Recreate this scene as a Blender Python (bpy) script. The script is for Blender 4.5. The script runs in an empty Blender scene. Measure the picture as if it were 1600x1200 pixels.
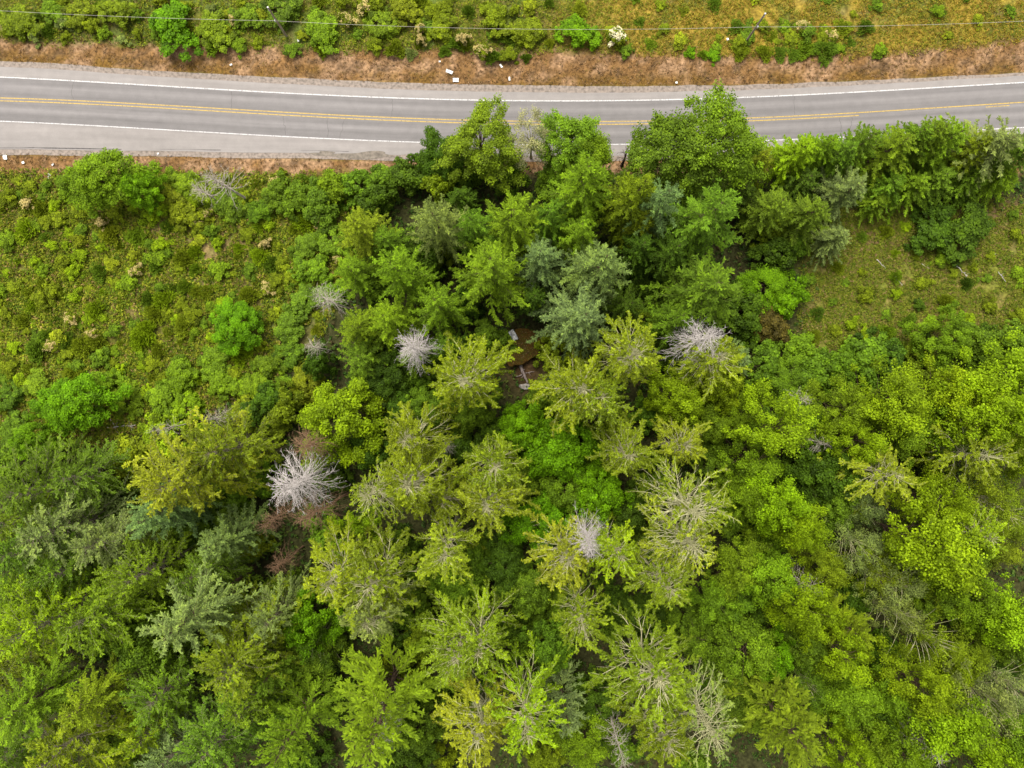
import bpy, math, random
import numpy as np

# ------------------------------------------------------------------ camera, sky, sun, exposure
SC = bpy.context.scene
COL = SC.collection
CAM_Z = 115.0            # drone height above the ground, metres
FPX = 1115.0             # focal length in pixels of the 1600 px wide photograph

cam_d = bpy.data.cameras.new("camera")
cam_d.sensor_fit = 'HORIZONTAL'
cam_d.sensor_width = 36.0
cam_d.lens = 36.0 * FPX / 1600.0
cam_d.clip_end = 3000.0
cam = bpy.data.objects.new("camera", cam_d)
cam.location = (0, 0, CAM_Z)
COL.objects.link(cam)
SC.camera = cam

SUN_EL, SUN_AZ = math.radians(62), math.radians(-25)   # azimuth clockwise from +Y
world = bpy.data.worlds.new("World")
SC.world = world
world.use_nodes = True
wn = world.node_tree
wn.nodes.clear()
w_out = wn.nodes.new('ShaderNodeOutputWorld')
w_bg = wn.nodes.new('ShaderNodeBackground')
w_sky = wn.nodes.new('ShaderNodeTexSky')
w_sky.sky_type = 'NISHITA'
w_sky.sun_disc = False
w_sky.sun_elevation = SUN_EL
w_sky.sun_rotation = SUN_AZ
w_sky.air_density = 1.0
w_sky.dust_density = 3.0
w_sky.ozone_density = 1.0
w_hsv = wn.nodes.new('ShaderNodeHueSaturation')      # thin overcast: the sky is nearly white
w_hsv.inputs['Saturation'].default_value = 0.04
wn.links.new(w_sky.outputs[0], w_hsv.inputs['Color'])
wn.links.new(w_hsv.outputs[0], w_bg.inputs['Color'])
w_bg.inputs['Strength'].default_value = 0.105
wn.links.new(w_bg.outputs[0], w_out.inputs[0])

sun_d = bpy.data.lights.new("sun", 'SUN')
sun_d.energy = 1.5
sun_d.angle = math.radians(35)
sun_d.color = (1.0, 0.93, 0.80)
sun = bpy.data.objects.new("sun", sun_d)
sun.rotation_euler = (math.pi / 2 - SUN_EL, 0, math.pi - SUN_AZ)
COL.objects.link(sun)

SC.view_settings.view_transform = 'Standard'
SC.view_settings.look = 'None'
SC.view_settings.gamma = 1.0
SC.view_settings.exposure = 1.56
SC.cycles.max_bounces = 4
SC.cycles.diffuse_bounces = 2
SC.cycles.transmission_bounces = 3

# ------------------------------------------------------------------ helpers
def W(px, py, z=0.0):
    """photo measurement -> metres, for a point at height z"""
    s = (CAM_Z - z) / FPX
    return np.array([(px - 800.0) * s, (600.0 - py) * s, z])

def PX(x, y, z=0.0):
    s = FPX / (CAM_Z - z)
    return 800.0 + x * s, 600.0 - y * s

def norm(a):
    return a / np.maximum(np.linalg.norm(a, axis=-1, keepdims=True), 1e-9)

def vnoise(x, y, scale, seed):
    """smooth value noise 0..1 on arrays"""
    rs = np.random.RandomState(seed)
    tab = rs.rand(256, 256)
    u, v = np.asarray(x) / scale + 1000.0, np.asarray(y) / scale + 1000.0
    iu, iv = np.floor(u).astype(int), np.floor(v).astype(int)
    fu, fv = u - iu, v - iv
    fu, fv = fu * fu * (3 - 2 * fu), fv * fv * (3 - 2 * fv)
    a = tab[iu % 256, iv % 256]; b = tab[(iu + 1) % 256, iv % 256]
    c = tab[iu % 256, (iv + 1) % 256]; d = tab[(iu + 1) % 256, (iv + 1) % 256]
    return (a * (1 - fu) + b * fu) * (1 - fv) + (c * (1 - fu) + d * fu) * fv

def fbm(x, y, scale, seed):
    return (vnoise(x, y, scale, seed) * 0.5 + vnoise(x, y, scale * 0.45, seed + 1) * 0.3
            + vnoise(x, y, scale * 0.2, seed + 2) * 0.2)

def mesh_np(name, verts, faces, k, attrs=None, mat=None, smooth=False):
    """verts (n,3); faces flat int array of polygons with k corners"""
    me = bpy.data.meshes.new(name)
    verts = np.ascontiguousarray(verts, dtype=np.float32)
    faces = np.ascontiguousarray(faces, dtype=np.int32).reshape(-1, k)
    nf = len(faces)
    me.vertices.add(len(verts)); me.vertices.foreach_set("co", verts.ravel())
    me.loops.add(nf * k); me.loops.foreach_set("vertex_index", faces.ravel())
    me.polygons.add(nf)
    me.polygons.foreach_set("loop_start", np.arange(0, nf * k, k, dtype=np.int32))
    me.update(calc_edges=True)
    if attrs:
        for an, (dom, typ, arr) in attrs.items():
            at = me.attributes.new(an, typ, dom)
            key = 'color' if typ == 'FLOAT_COLOR' else 'value'
            at.data.foreach_set(key, np.ascontiguousarray(arr, dtype=np.float32).ravel())
    if smooth:
        me.polygons.foreach_set("use_smooth", np.ones(nf, dtype=bool))
    if mat:
        me.materials.append(mat)
    me.validate()
    return me

def tubes(P, R, sides):
    """P (B,N,3) centre lines, R (B,N) radii -> verts, quads"""
    B, N, _ = P.shape
    T = norm(np.gradient(P, axis=1))
    ref = np.where(np.abs(T[..., 2:3]) > 0.8, np.array([1.0, 0, 0]), np.array([0, 0, 1.0]))
    ref = np.broadcast_to(ref[:, :1], T.shape)
    A = norm(np.cross(T, ref)); Bn = np.cross(T, A)
    ang = np.arange(sides) * 2 * math.pi / sides
    V = (P[:, :, None] + R[:, :, None, None] * (A[:, :, None] * np.cos(ang)[None, None, :, None]
         + Bn[:, :, None] * np.sin(ang)[None, None, :, None])).reshape(-1, 3)
    b, n, s = np.meshgrid(np.arange(B), np.arange(N - 1), np.arange(sides), indexing='ij')
    base = b * N * sides
    s2 = (s + 1) % sides
    F = np.stack([base + n * sides + s, base + n * sides + s2, base + (n + 1) * sides + s2, base + (n + 1) * sides + s], -1)
    return V, F.reshape(-1, 4)

def cards(C, D, Nn, hl, hw):
    """leaf shaped quads: centre, long direction, normal, half length, half width"""
    S = norm(np.cross(Nn, D)) * hw[:, None]
    U = D * hl[:, None]
    mid = C + U * 0.1
    V = np.stack([C - U, mid + S, C + U, mid - S], 1).reshape(-1, 3)
    F = np.arange(len(C) * 4).reshape(-1, 4)
    return V, F

def join(parts):
    vs, fs, o = [], [], 0
    for v, f in parts:
        vs.append(v); fs.append(f + o); o += len(v)
    return np.concatenate(vs), np.concatenate(fs)

# ------------------------------------------------------------------ materials
def new_mat(name):
    m = bpy.data.materials.new(name); m.use_nodes = True
    nt = m.node_tree; nt.nodes.clear()
    out = nt.nodes.new('ShaderNodeOutputMaterial')
    return m, nt, out

def foliage_mat(name, transl=0.35, rough=0.6, warm=(1.12, 1.08, 0.75)):
    m, nt, out = new_mat(name)
    N, L = nt.nodes, nt.links
    oi = N.new('ShaderNodeObjectInfo')
    at = N.new('ShaderNodeAttribute'); at.attribute_name = 'v'
    mul = N.new('ShaderNodeVectorMath'); mul.operation = 'SCALE'
    L.new(oi.outputs['Color'], mul.inputs[0]); L.new(at.outputs['Fac'], mul.inputs['Scale'])
    wv = N.new('ShaderNodeVectorMath'); wv.operation = 'MULTIPLY'
    L.new(mul.outputs[0], wv.inputs[0]); wv.inputs[1].default_value = warm
    mr = N.new('ShaderNodeMapRange'); mr.inputs['From Min'].default_value = 0.9; mr.inputs['From Max'].default_value = 1.5
    L.new(at.outputs['Fac'], mr.inputs['Value'])
    mx = N.new('ShaderNodeMix'); mx.data_type = 'VECTOR'
    L.new(mr.outputs[0], mx.inputs['Factor']); L.new(mul.outputs[0], mx.inputs['A']); L.new(wv.outputs[0], mx.inputs['B'])
    p = N.new('ShaderNodeBsdfPrincipled')
    p.inputs['Roughness'].default_value = rough
    p.inputs['Specular IOR Level'].default_value = 0.08
    L.new(mx.outputs['Result'] if 'Result' in mx.outputs else mx.outputs[1], p.inputs['Base Color'])
    col = [o for o in mx.outputs if o.enabled and o.type == 'VECTOR'][0]
    L.new(col, p.inputs['Base Color'])
    t = N.new('ShaderNodeBsdfTranslucent')
    tv = N.new('ShaderNodeVectorMath'); tv.operation = 'MULTIPLY'; tv.inputs[1].default_value = (1.1, 1.15, 0.5)
    L.new(col, tv.inputs[0]); L.new(tv.outputs[0], t.inputs['Color'])
    ms = N.new('ShaderNodeMixShader'); ms.inputs[0].default_value = transl
    L.new(p.outputs[0], ms.inputs[1]); L.new(t.outputs[0], ms.inputs[2])
    L.new(ms.outputs[0], out.inputs[0])
    return m

def noisy_mat(name, c1, c2, scale=4.0, rough=0.85, detail=6.0, bump=0.0, c3=None, coord='Object', stretch=None):
    m, nt, out = new_mat(name)
    N, L = nt.nodes, nt.links
    tc = N.new('ShaderNodeTexCoord')
    src = tc.outputs[coord]
    if stretch:
        mp = N.new('ShaderNodeMapping'); mp.inputs['Scale'].default_value = stretch
        L.new(src, mp.inputs[0]); src = mp.outputs[0]
    nz = N.new('ShaderNodeTexNoise'); nz.inputs['Scale'].default_value = scale; nz.inputs['Detail'].default_value = detail
    L.new(src, nz.inputs['Vector'])
    cr = N.new('ShaderNodeValToRGB')
    cr.color_ramp.elements[0].position = 0.35; cr.color_ramp.elements[0].color = (*c1, 1)
    cr.color_ramp.elements[1].position = 0.65; cr.color_ramp.elements[1].color = (*c2, 1)
    if c3:
        e = cr.color_ramp.elements.new(0.5); e.color = (*c3, 1)
    L.new(nz.outputs['Fac'], cr.inputs[0])
    p = N.new('ShaderNodeBsdfPrincipled'); p.inputs['Roughness'].default_value = rough
    p.inputs['Specular IOR Level'].default_value = 0.2
    L.new(cr.outputs[0], p.inputs['Base Color'])
    if bump:
        b = N.new('ShaderNodeBump'); b.inputs['Strength'].default_value = bump; b.inputs['Distance'].default_value = 0.05
        L.new(nz.outputs['Fac'], b.inputs['Height']); L.new(b.outputs[0], p.inputs['Normal'])
    L.new(p.outputs[0], out.inputs[0])
    return m

M_LEAF = foliage_mat("leaf_foliage", 0.22)
M_NEEDLE = foliage_mat("needle_foliage", 0.15, 0.7)
M_SHRUB = foliage_mat("shrub_foliage", 0.22, 0.7)
M_BLOSSOM = foliage_mat("cream_blossom", 0.3, 0.8, (1.05, 1.0, 0.9))
M_BARK = noisy_mat("brown_bark", (0.045, 0.028, 0.018), (0.13, 0.085, 0.055), 3.0, 0.95, bump=0.5, stretch=(3, 3, 0.6))
M_BARK_PALE = noisy_mat("pale_lichen_bark", (0.28, 0.27, 0.13), (0.46, 0.44, 0.25), 2.5, 0.9, stretch=(2, 2, 0.7))
M_BARK_MID = noisy_mat("grey_brown_bark", (0.10, 0.085, 0.055), (0.24, 0.21, 0.14), 2.5, 0.9, stretch=(2, 2, 0.7))
M_DEAD = noisy_mat("bleached_dead_wood", (0.27, 0.24, 0.22), (0.50, 0.455, 0.43), 2.0, 0.85, stretch=(2, 2, 0.7))
M_DEADGREY = noisy_mat("grey_dead_wood", (0.24, 0.20, 0.16), (0.46, 0.41, 0.35), 2.0, 0.9, stretch=(2, 2, 0.7))
M_RUST = noisy_mat("rust_brown_dead_wood", (0.11, 0.06, 0.03), (0.22, 0.135, 0.08), 2.0, 0.95, stretch=(2, 2, 0.7))
M_BLACKWOOD = noisy_mat("dark_dead_wood", (0.02, 0.013, 0.01), (0.06, 0.04, 0.03), 3.0, 0.95)

# ------------------------------------------------------------------ tagging
THINGS = []          # things that still need a generated label
def struct(o, kind='structure'):
    o['kind'] = kind
    return o

def mesh_obj(name, me, parent=None, color=None):
    o = bpy.data.objects.new(name, me)
    COL.objects.link(o)
    if parent: o.parent = parent
    if color is not None: o.color = (*color, 1)
    return o

def tag(o, label, cat, group=None):
    o['label'] = label; o['category'] = cat
    if group: o['group'] = group
    return o

# ------------------------------------------------------------------ road geometry (photo measurements, fitted curves)
def fit(pts, deg=4):
    a = np.array(pts, float)
    return np.poly1d(np.polyfit(a[:, 0] / 800 - 1, a[:, 1], deg))
C_TOPEDGE = fit([(0, 104), (270, 121), (540, 136), (800, 144), (1060, 144), (1330, 133), (1600, 118)])
C_GRAVTOP = fit([(0, 95), (270, 112), (540, 125), (800, 134), (1060, 134), (1330, 126), (1600, 113)])
C_WTOP = fit([(0, 120.5), (270, 135.6), (540, 150.3), (800, 156.6), (1060, 156.4), (1330, 144), (1600, 129)])
C_YEL = fit([(0, 155.5), (270, 167), (540, 184), (800, 190.3), (1060, 190.6), (1190, 186.6), (1340, 178), (1600, 162)])
C_WBOT = fit([(0, 189.5), (270, 203), (540, 218.6), (670, 223), (970, 224.6), (1190, 220.5), (1380, 211), (1540, 202.6), (1600, 199)])
C_BOTEDGE = fit([(0, 233), (270, 236), (540, 241), (800, 243), (970, 243), (1190, 240), (1600, 222)])
C_GRAVBOT = fit([(0, 242), (270, 244), (540, 250.5), (800, 252), (970, 250), (1190, 247), (1600, 230)])
def cv(c, px): return c(np.asarray(px, float) / 800 - 1)

def strip(name, ca, cb, z, mat, x0=-260, x1=1860, off_a=0.0, off_b=0.0, n=160, wob=(0, 0), rows=2):
    """sheet between two road-parallel curves, with a uv: u metres along, v 0..1 across"""
    xs = np.linspace(x0, x1, n)
    cl = np.clip(xs, -150, 1750)
    ya = cv(ca, cl) + off_a; yb = cv(cb, cl) + off_b
    ya = ya + wob[0] * (fbm(xs, xs * 0, 60, 31) - 0.5) * 2
    yb = yb + wob[1] * (fbm(xs, xs * 0 + 50, 60, 37) - 0.5) * 2
    V, UV = [], []
    for j in range(rows):
        t = j / (rows - 1)
        yy = ya * (1 - t) + yb * t
        p = np.stack([(xs - 800) * CAM_Z / FPX, (600 - yy) * CAM_Z / FPX, np.full(n, z)], -1)
        V.append(p); UV.append(np.stack([p[:, 0], np.full(n, t)], -1))
    V = np.concatenate(V); UV = np.concatenate(UV)
    j, i = np.meshgrid(np.arange(rows - 1), np.arange(n - 1), indexing='ij')
    F = np.stack([j * n + i, (j + 1) * n + i, (j + 1) * n + i + 1, j * n + i + 1], -1).reshape(-1, 4)
    me = mesh_np(name, V, F, 4, mat=mat)
    uvl = me.uv_layers.new(name="uv")
    uvl.data.foreach_set("uv", UV[F.ravel()].astype(np.float32).ravel())
    return struct(mesh_obj(name, me))

def asphalt_mat(name, base, tracks):
    m, nt, out = new_mat(name)
    N, L = nt.nodes, nt.links
    tc = N.new('ShaderNodeTexCoord')
    sx = N.new('ShaderNodeSeparateXYZ'); L.new(tc.outputs['UV'], sx.inputs[0])
    # streaks along the lane
    mp = N.new('ShaderNodeMapping'); mp.inputs['Scale'].default_value = (0.035, 7.0, 1)
    L.new(tc.outputs['UV'], mp.inputs[0])
    n1 = N.new('ShaderNodeTexNoise'); n1.inputs['Scale'].default_value = 1.6; n1.inputs['Detail'].default_value = 5
    L.new(mp.outputs[0], n1.inputs['Vector'])
    n2 = N.new('ShaderNodeTexNoise'); n2.inputs['Scale'].default_value = 0.7; n2.inputs['Detail'].default_value = 8
    L.new(tc.outputs['Object'], n2.inputs['Vector'])
    n3 = N.new('ShaderNodeTexNoise'); n3.inputs['Scale'].default_value = 9.0; n3.inputs['Detail'].default_value = 4
    L.new(tc.outputs['Object'], n3.inputs['Vector'])
    prof = N.new('ShaderNodeValToRGB')
    els = prof.color_ramp.elements
    els[0].position = tracks[0][0]; els[0].color = (tracks[0][1],) * 3 + (1,)
    els[1].position = tracks[-1][0]; els[1].color = (tracks[-1][1],) * 3 + (1,)
    for pos, val in tracks[1:-1]:
        e = els.new(pos); e.color = (val,) * 3 + (1,)
    L.new(sx.outputs['Y'], prof.inputs[0])
    def mad(src, a, b):
        q = N.new('ShaderNodeMath'); q.operation = 'MULTIPLY_ADD'; L.new(src, q.inputs[0])
        q.inputs[1].default_value = a; q.inputs[2].default_value = b; return q.outputs[0]
    def mult(a, b):
        q = N.new('ShaderNodeMath'); q.operation = 'MULTIPLY'; L.new(a, q.inputs[0]); L.new(b, q.inputs[1]); return q.outputs[0]
    k = mult(prof.outputs[0], mad(n1.outputs['Fac'], 0.5, 0.75))
    k = mult(k, mad(n2.outputs['Fac'], 0.3, 0.85))
    k = mult(k, mad(n3.outputs['Fac'], 0.3, 0.85))
    sc = N.new('ShaderNodeVectorMath'); sc.operation = 'SCALE'; sc.inputs[0].default_value = base
    L.new(k, sc.inputs['Scale'])
    p = N.new('ShaderNodeBsdfPrincipled'); p.inputs['Roughness'].default_value = 0.85
    p.inputs['Specular IOR Level'].default_value = 0.2
    L.new(sc.outputs[0], p.inputs['Base Color']); L.new(p.outputs[0], out.inputs[0])
    return m

M_LANE = asphalt_mat("worn_asphalt", (0.160, 0.149, 0.147),
    [(0.0, 0.95), (0.1, 0.9), (0.2, 1.15), (0.3, 0.95), (0.4, 0.88), (0.5, 1.05), (0.6, 0.88), (0.72, 1.15), (0.84, 0.86), (1.0, 0.95)])
M_SHOULDER = asphalt_mat("pale_shoulder_asphalt", (0.217, 0.198, 0.188), [(0.0, 1.0), (0.3, 1.04), (0.7, 0.97), (1.0, 1.0)])
M_GRAVEL = noisy_mat("shoulder_gravel", (0.13, 0.11, 0.095), (0.25, 0.205, 0.175), 2.2, 0.95, 12, c3=(0.20, 0.165, 0.14))
M_PATCHG = noisy_mat("dark_gravel_patch", (0.10, 0.085, 0.07), (0.2, 0.17, 0.14), 1.5, 0.95, 12)
M_WHITE = noisy_mat("white_road_paint", (0.20, 0.19, 0.19), (0.48, 0.47, 0.47), 6, 0.7, 10, c3=(0.44, 0.43, 0.43))
M_YELLOW = noisy_mat("yellow_road_paint", (0.20, 0.15, 0.07), (0.42, 0.30, 0.08), 6, 0.7, 10, c3=(0.38, 0.26, 0.07))
M_CRACK = noisy_mat("asphalt_crack_seal", (0.05, 0.045, 0.045), (0.10, 0.09, 0.09), 3, 0.9, 8)

strip("gravel_shoulder", C_GRAVTOP, C_GRAVBOT, 0.0, M_GRAVEL, wob=(2.0, 2.0), n=500)
strip("road_shoulder", C_TOPEDGE, C_BOTEDGE, 0.03, M_SHOULDER, wob=(1.2, 1.2), n=400)
strip("road", C_WTOP, C_WBOT, 0.036, M_LANE)
strip("edge_line", C_WTOP, C_WTOP, 0.042, M_WHITE, off_a=-0.9, off_b=0.9)
strip("edge_line", C_WBOT, C_WBOT, 0.042, M_WHITE, off_a=-0.75, off_b=0.75)
strip("centre_line", C_YEL, C_YEL, 0.042, M_YELLOW, off_a=-3.0, off_b=-1.5)
strip("centre_line", C_YEL, C_YEL, 0.042, M_YELLOW, off_a=1.5, off_b=3.0, x1=1342)
strip("centre_line_dash", C_YEL, C_YEL, 0.042, M_YELLOW, off_a=1.0, off_b=2.3, x0=1540, x1=1577, n=20)
for k, (xa, xb) in enumerate([(0, 190), (230, 345), (470, 545)]):
    strip("pavement_crack", C_BOTEDGE, C_BOTEDGE, 0.036, M_CRACK, x0=xa, x1=xb, off_a=-2.3 - k, off_b=-1.7 - k, n=60, wob=(1.0, 1.0))

def blotch(name, cx, cy, rx, ry, z, mat, seed, n=40):
    rng = np.random.RandomState(seed); a = np.arange(n) * 2 * math.pi / n
    ph = rng.uniform(0, 6.28, 5)
    r = 1 + sum(0.16 / (k + 1) ** 0.5 * np.sin((k + 2) * a + ph[k]) for k in range(5))
    x, y = cx + rx * r * np.cos(a), cy + ry * r * np.sin(a)
    v = np.stack([(x - 800) * CAM_Z / FPX, (600 - y) * CAM_Z / FPX, np.full(n, z)], -1)
    me = bpy.data.meshes.new(name); me.from_pydata([tuple(q) for q in v], [], [tuple(range(n))[::-1]]); me.materials.append(mat); me.update()
    return struct(mesh_obj(name, me))
blotch("gravel_patch", 566, 243, 42, 6.0, 0.034, M_PATCHG, 1)
blotch("gravel_patch", 640, 246, 30, 5.0, 0.035, M_GRAVEL, 2)
blotch("gravel_patch", 505, 240, 18, 3.5, 0.0335, M_PATCHG, 3)
rs_ = np.random.RandomState(44)
for k in range(9):      # thin transverse cracks
    x0 = rs_.uniform(20, 640) if k < 6 else rs_.uniform(1200, 1560)
    yt, yb = (float(cv(C_WTOP, x0)) + 2, float(cv(C_YEL, x0)) - 4) if k % 2 else (float(cv(C_YEL, x0)) + 4, float(cv(C_WBOT, x0)) - 2)
    yy = np.linspace(yt, yb, 12); xx = x0 + np.cumsum(rs_.normal(0, 0.7, 12)); w = 0.22
    v = [tuple(W(a_, b_) + np.array([0, 0, 0.0395])) for a_, b_ in zip(xx - w, yy)] + [tuple(W(a_, b_) + np.array([0, 0, 0.0395])) for a_, b_ in zip(xx + w, yy)]
    me = bpy.data.meshes.new("pavement_crack"); me.from_pydata(v, [], [(i, i + 12, i + 13, i + 1) for i in range(11)]); me.materials.append(M_CRACK)
    struct(mesh_obj("pavement_crack", me))

# ------------------------------------------------------------------ ground
def gauss(px, py, cx, cy, rx, ry):
    return np.exp(-(((px - cx) / rx) ** 2 + ((py - cy) / ry) ** 2))

def smooth(a, b, x):
    t = np.clip((x - a) / (b - a), 0, 1)
    return t * t * (3 - 2 * t)

FOREST_EDGE_X = [-400, 0, 60, 170, 260, 330, 420, 470, 520, 560, 640, 700, 1000, 1180, 1240, 1330, 1350, 1300, 1250, 1240, 1290, 1400, 1500, 1600, 2000]
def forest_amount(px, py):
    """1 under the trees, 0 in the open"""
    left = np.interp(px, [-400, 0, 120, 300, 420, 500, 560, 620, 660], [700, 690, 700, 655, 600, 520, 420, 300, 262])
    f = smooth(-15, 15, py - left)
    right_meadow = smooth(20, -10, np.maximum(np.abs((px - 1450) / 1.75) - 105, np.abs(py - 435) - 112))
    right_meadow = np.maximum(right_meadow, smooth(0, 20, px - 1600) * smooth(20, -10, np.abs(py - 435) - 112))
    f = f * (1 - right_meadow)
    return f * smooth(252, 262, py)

def ground_colour(px, py):
    x, y = px * 0.1031, py * 0.1031
    n1 = fbm(x, y, 6, 3); n2 = fbm(x, y, 2.2, 11); n3 = fbm(x, y, 14, 21); n4 = vnoise(x, y, 0.55, 5)
    def mix(a, b, t): return a * (1 - t[..., None]) + np.array(b) * t[..., None]
    c = np.zeros(px.shape + (3,)) + np.array([0.105, 0.108, 0.018])          # olive field
    c = mix(c, [0.075, 0.10, 0.018], smooth(0.45, 0.6, n1))
    c = mix(c, [0.16, 0.105, 0.05], smooth(0.50, 0.64, n2) * 0.4)
    tan = np.clip(gauss(px, py, 240, 372, 80, 28) + gauss(px, py, 330, 380, 45, 28) + gauss(px, py, 205, 455, 40, 30)
                  + gauss(px, py, 20, 400, 30, 40) + gauss(px, py, 330, 430, 50, 30), 0, 1)
    c = mix(c, [0.22, 0.145, 0.07], tan * smooth(0.3, 0.6, n2) * 0.75)
    # golden grass on the upper right bank
    gold = smooth(820, 1000, px + (n3 - 0.5) * 260) * smooth(110, 95, py) * 0.9
    c = mix(c, [0.24, 0.165, 0.025], gold * smooth(0.35, 0.55, n1))
    # right meadow
    rm = gauss(px, py, 1460, 435, 190, 100)
    c = mix(c, [0.13, 0.135, 0.02], rm * 0.8); c = mix(c, [0.2, 0.125, 0.06], rm * smooth(0.5, 0.65, n2) * 0.4)
    c = mix(c, [0.22, 0.13, 0.075], np.clip(gauss(px, py, 1580, 330, 40, 25) + gauss(px, py, 1370, 375, 50, 25), 0, 1) * 0.9)
    # forest floor
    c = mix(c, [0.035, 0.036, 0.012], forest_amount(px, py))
    # dry verges beside the road
    topv = np.interp(px, [-400, 0, 270, 540, 800, 1060, 1330, 1600, 2000], [55, 58, 72, 82, 84, 86, 90, 66, 60])
    gt = cv(C_GRAVTOP, np.clip(px, -150, 1750))
    v_top = smooth(-9, 3, py - topv - (n1 - 0.5) * 26) * smooth(6, 0, py - gt)
    gb = cv(C_GRAVBOT, np.clip(px, -150, 1750))
    botv = np.interp(px, [-400, 0, 95, 140, 240, 400, 640, 1600], [300, 285, 292, 275, 270, 272, 266, 268])
    v_bot = smooth(8, -4, py - botv - (n1 - 0.5) * 18) * smooth(-6, 0, py - gb)
    dry = np.clip(v_top + v_bot, 0, 1)
    dcol = mix(np.zeros_like(c) + np.array([0.155, 0.085, 0.032]), [0.245, 0.15, 0.082], smooth(0.42, 0.62, n2))
    low = smooth(-26, -8, py - gt) * (py < 200)
    dcol = mix(dcol, [0.125, 0.07, 0.017], low * smooth(0.35, 0.55, n1))
    dcol = mix(dcol, [0.07, 0.045, 0.025], smooth(0.6, 0.7, fbm(x, y, 1.4, 77)) * 0.7)
    c = c * (1 - dry[..., None]) + dcol * dry[..., None]
    # brown needle litter round the gap in the trees and the bare soil by the left maple
    c = mix(c, [0.075, 0.042, 0.02], np.clip(gauss(px, py, 820, 575, 30, 35) + gauss(px, py, 165, 675, 45, 25), 0, 1) * 0.9)
    c = c * (0.72 + 0.56 * n4)[..., None]
    return np.clip(c, 0.004, 0.6)

def axis(lo, hi, step, far):
    core = np.arange(lo, hi + 1e-6, step)
    ext = far * (np.arange(1, 9) / 8.0) ** 2
    return np.concatenate([(lo - ext)[::-1], core, hi + ext])

gx = axis(-95, 95, 0.7, 900); gy = axis(-72, 72, 0.7, 900)
GX, GY = np.meshgrid(gx, gy)
gpx, gpy = PX(GX, GY)
wild = np.maximum(smooth(3, 25, cv(C_GRAVTOP, np.clip(gpx, -150, 1750)) - gpy), smooth(3, 25, gpy - cv(C_GRAVBOT, np.clip(gpx, -150, 1750))))
def ground_z(px, py):
    x, y = px * 0.1031, py * 0.1031
    wl = np.maximum(smooth(3, 25, cv(C_GRAVTOP, np.clip(px, -150, 1750)) - py), smooth(3, 25, py - cv(C_GRAVBOT, np.clip(px, -150, 1750))))
    return -0.05 + wl * ((fbm(x, y, 5, 91) - 0.5) * 0.9 + (vnoise(x, y, 0.9, 93) - 0.5) * 0.25)
GZ = ground_z(gpx, gpy)
gcol = ground_colour(gpx, gpy)
nx, ny = len(gx), len(gy)
jj, ii = np.meshgrid(np.arange(ny - 1), np.arange(nx - 1), indexing='ij')
GF = np.stack([jj * nx + ii, jj * nx + ii + 1, (jj + 1) * nx + ii + 1, (jj + 1) * nx + ii], -1).reshape(-1, 4)

def ground_mat():
    m, nt, out = new_mat("ground_soil_and_grass")
    N, L = nt.nodes, nt.links
    at = N.new('ShaderNodeAttribute'); at.attribute_name = 'soil'
    tc = N.new('ShaderNodeTexCoord')
    n1 = N.new('ShaderNodeTexNoise'); n1.inputs['Scale'].default_value = 2.2; n1.inputs['Detail'].default_value = 10
    L.new(tc.outputs['Object'], n1.inputs['Vector'])
    mr = N.new('ShaderNodeMapRange'); mr.inputs['From Min'].default_value = 0.3; mr.inputs['From Max'].default_value = 0.7
    mr.inputs['To Min'].default_value = 0.55; mr.inputs['To Max'].default_value = 1.45
    L.new(n1.outputs['Fac'], mr.inputs['Value'])
    s = N.new('ShaderNodeVectorMath'); s.operation = 'SCALE'
    L.new(at.outputs['Color'], s.inputs[0]); L.new(mr.outputs[0], s.inputs['Scale'])
    p = N.new('ShaderNodeBsdfPrincipled'); p.inputs['Roughness'].default_value = 0.95
    p.inputs['Specular IOR Level'].default_value = 0.1
    b = N.new('ShaderNodeBump'); b.inputs['Strength'].default_value = 0.8; b.inputs['Distance'].default_value = 0.15
    L.new(n1.outputs['Fac'], b.inputs['Height']); L.new(b.outputs[0], p.inputs['Normal'])
    L.new(s.outputs[0], p.inputs['Base Color']); L.new(p.outputs[0], out.inputs[0])
    return m
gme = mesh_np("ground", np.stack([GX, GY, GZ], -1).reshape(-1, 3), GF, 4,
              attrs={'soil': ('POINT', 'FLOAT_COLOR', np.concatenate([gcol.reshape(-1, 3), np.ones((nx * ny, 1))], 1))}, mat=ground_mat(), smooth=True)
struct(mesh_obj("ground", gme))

# ------------------------------------------------------------------ tree builders (each returns the meshes of one kind of tree)
def branch_set(rng, n, h, R, cb, pw, e_lo, e_hi, droop, N=7, wig=0.25, top=0.985, tpow=1.0, jit=(0.7, 1.15), whorl=0, asym=0.0):
    t = np.sort(rng.rand(n) ** tpow)
    if whorl:
        nw = max(n // whorl, 1)
        t = np.clip((np.arange(n) // whorl + 0.5 + rng.normal(0, 0.12, n)) / nw, 0, 0.995)
    z0 = h * (cb + (1 - cb) * t * top)
    L = R * np.maximum(1 - t, 0) ** pw * rng.uniform(jit[0], jit[1], n) + 0.3
    az = np.arange(n) * 2.39996 + rng.normal(0, 0.35, n)
    L = L * (1 + asym * np.cos(az - rng.uniform(0, 6.28)))
    e = e_lo + (e_hi - e_lo) * t + rng.normal(0, 0.08, n)
    s = np.linspace(0, 1, N)
    a = az[:, None] + rng.normal(0, wig, n)[:, None] * s ** 2
    hor = L[:, None] * s
    z = z0[:, None] + L[:, None] * (np.tan(e)[:, None] * s - droop * (1 - 0.6 * t)[:, None] * s ** 2)
    P = np.stack([np.cos(a) * hor, np.sin(a) * hor, z], -1)
    return P, L, t

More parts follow.
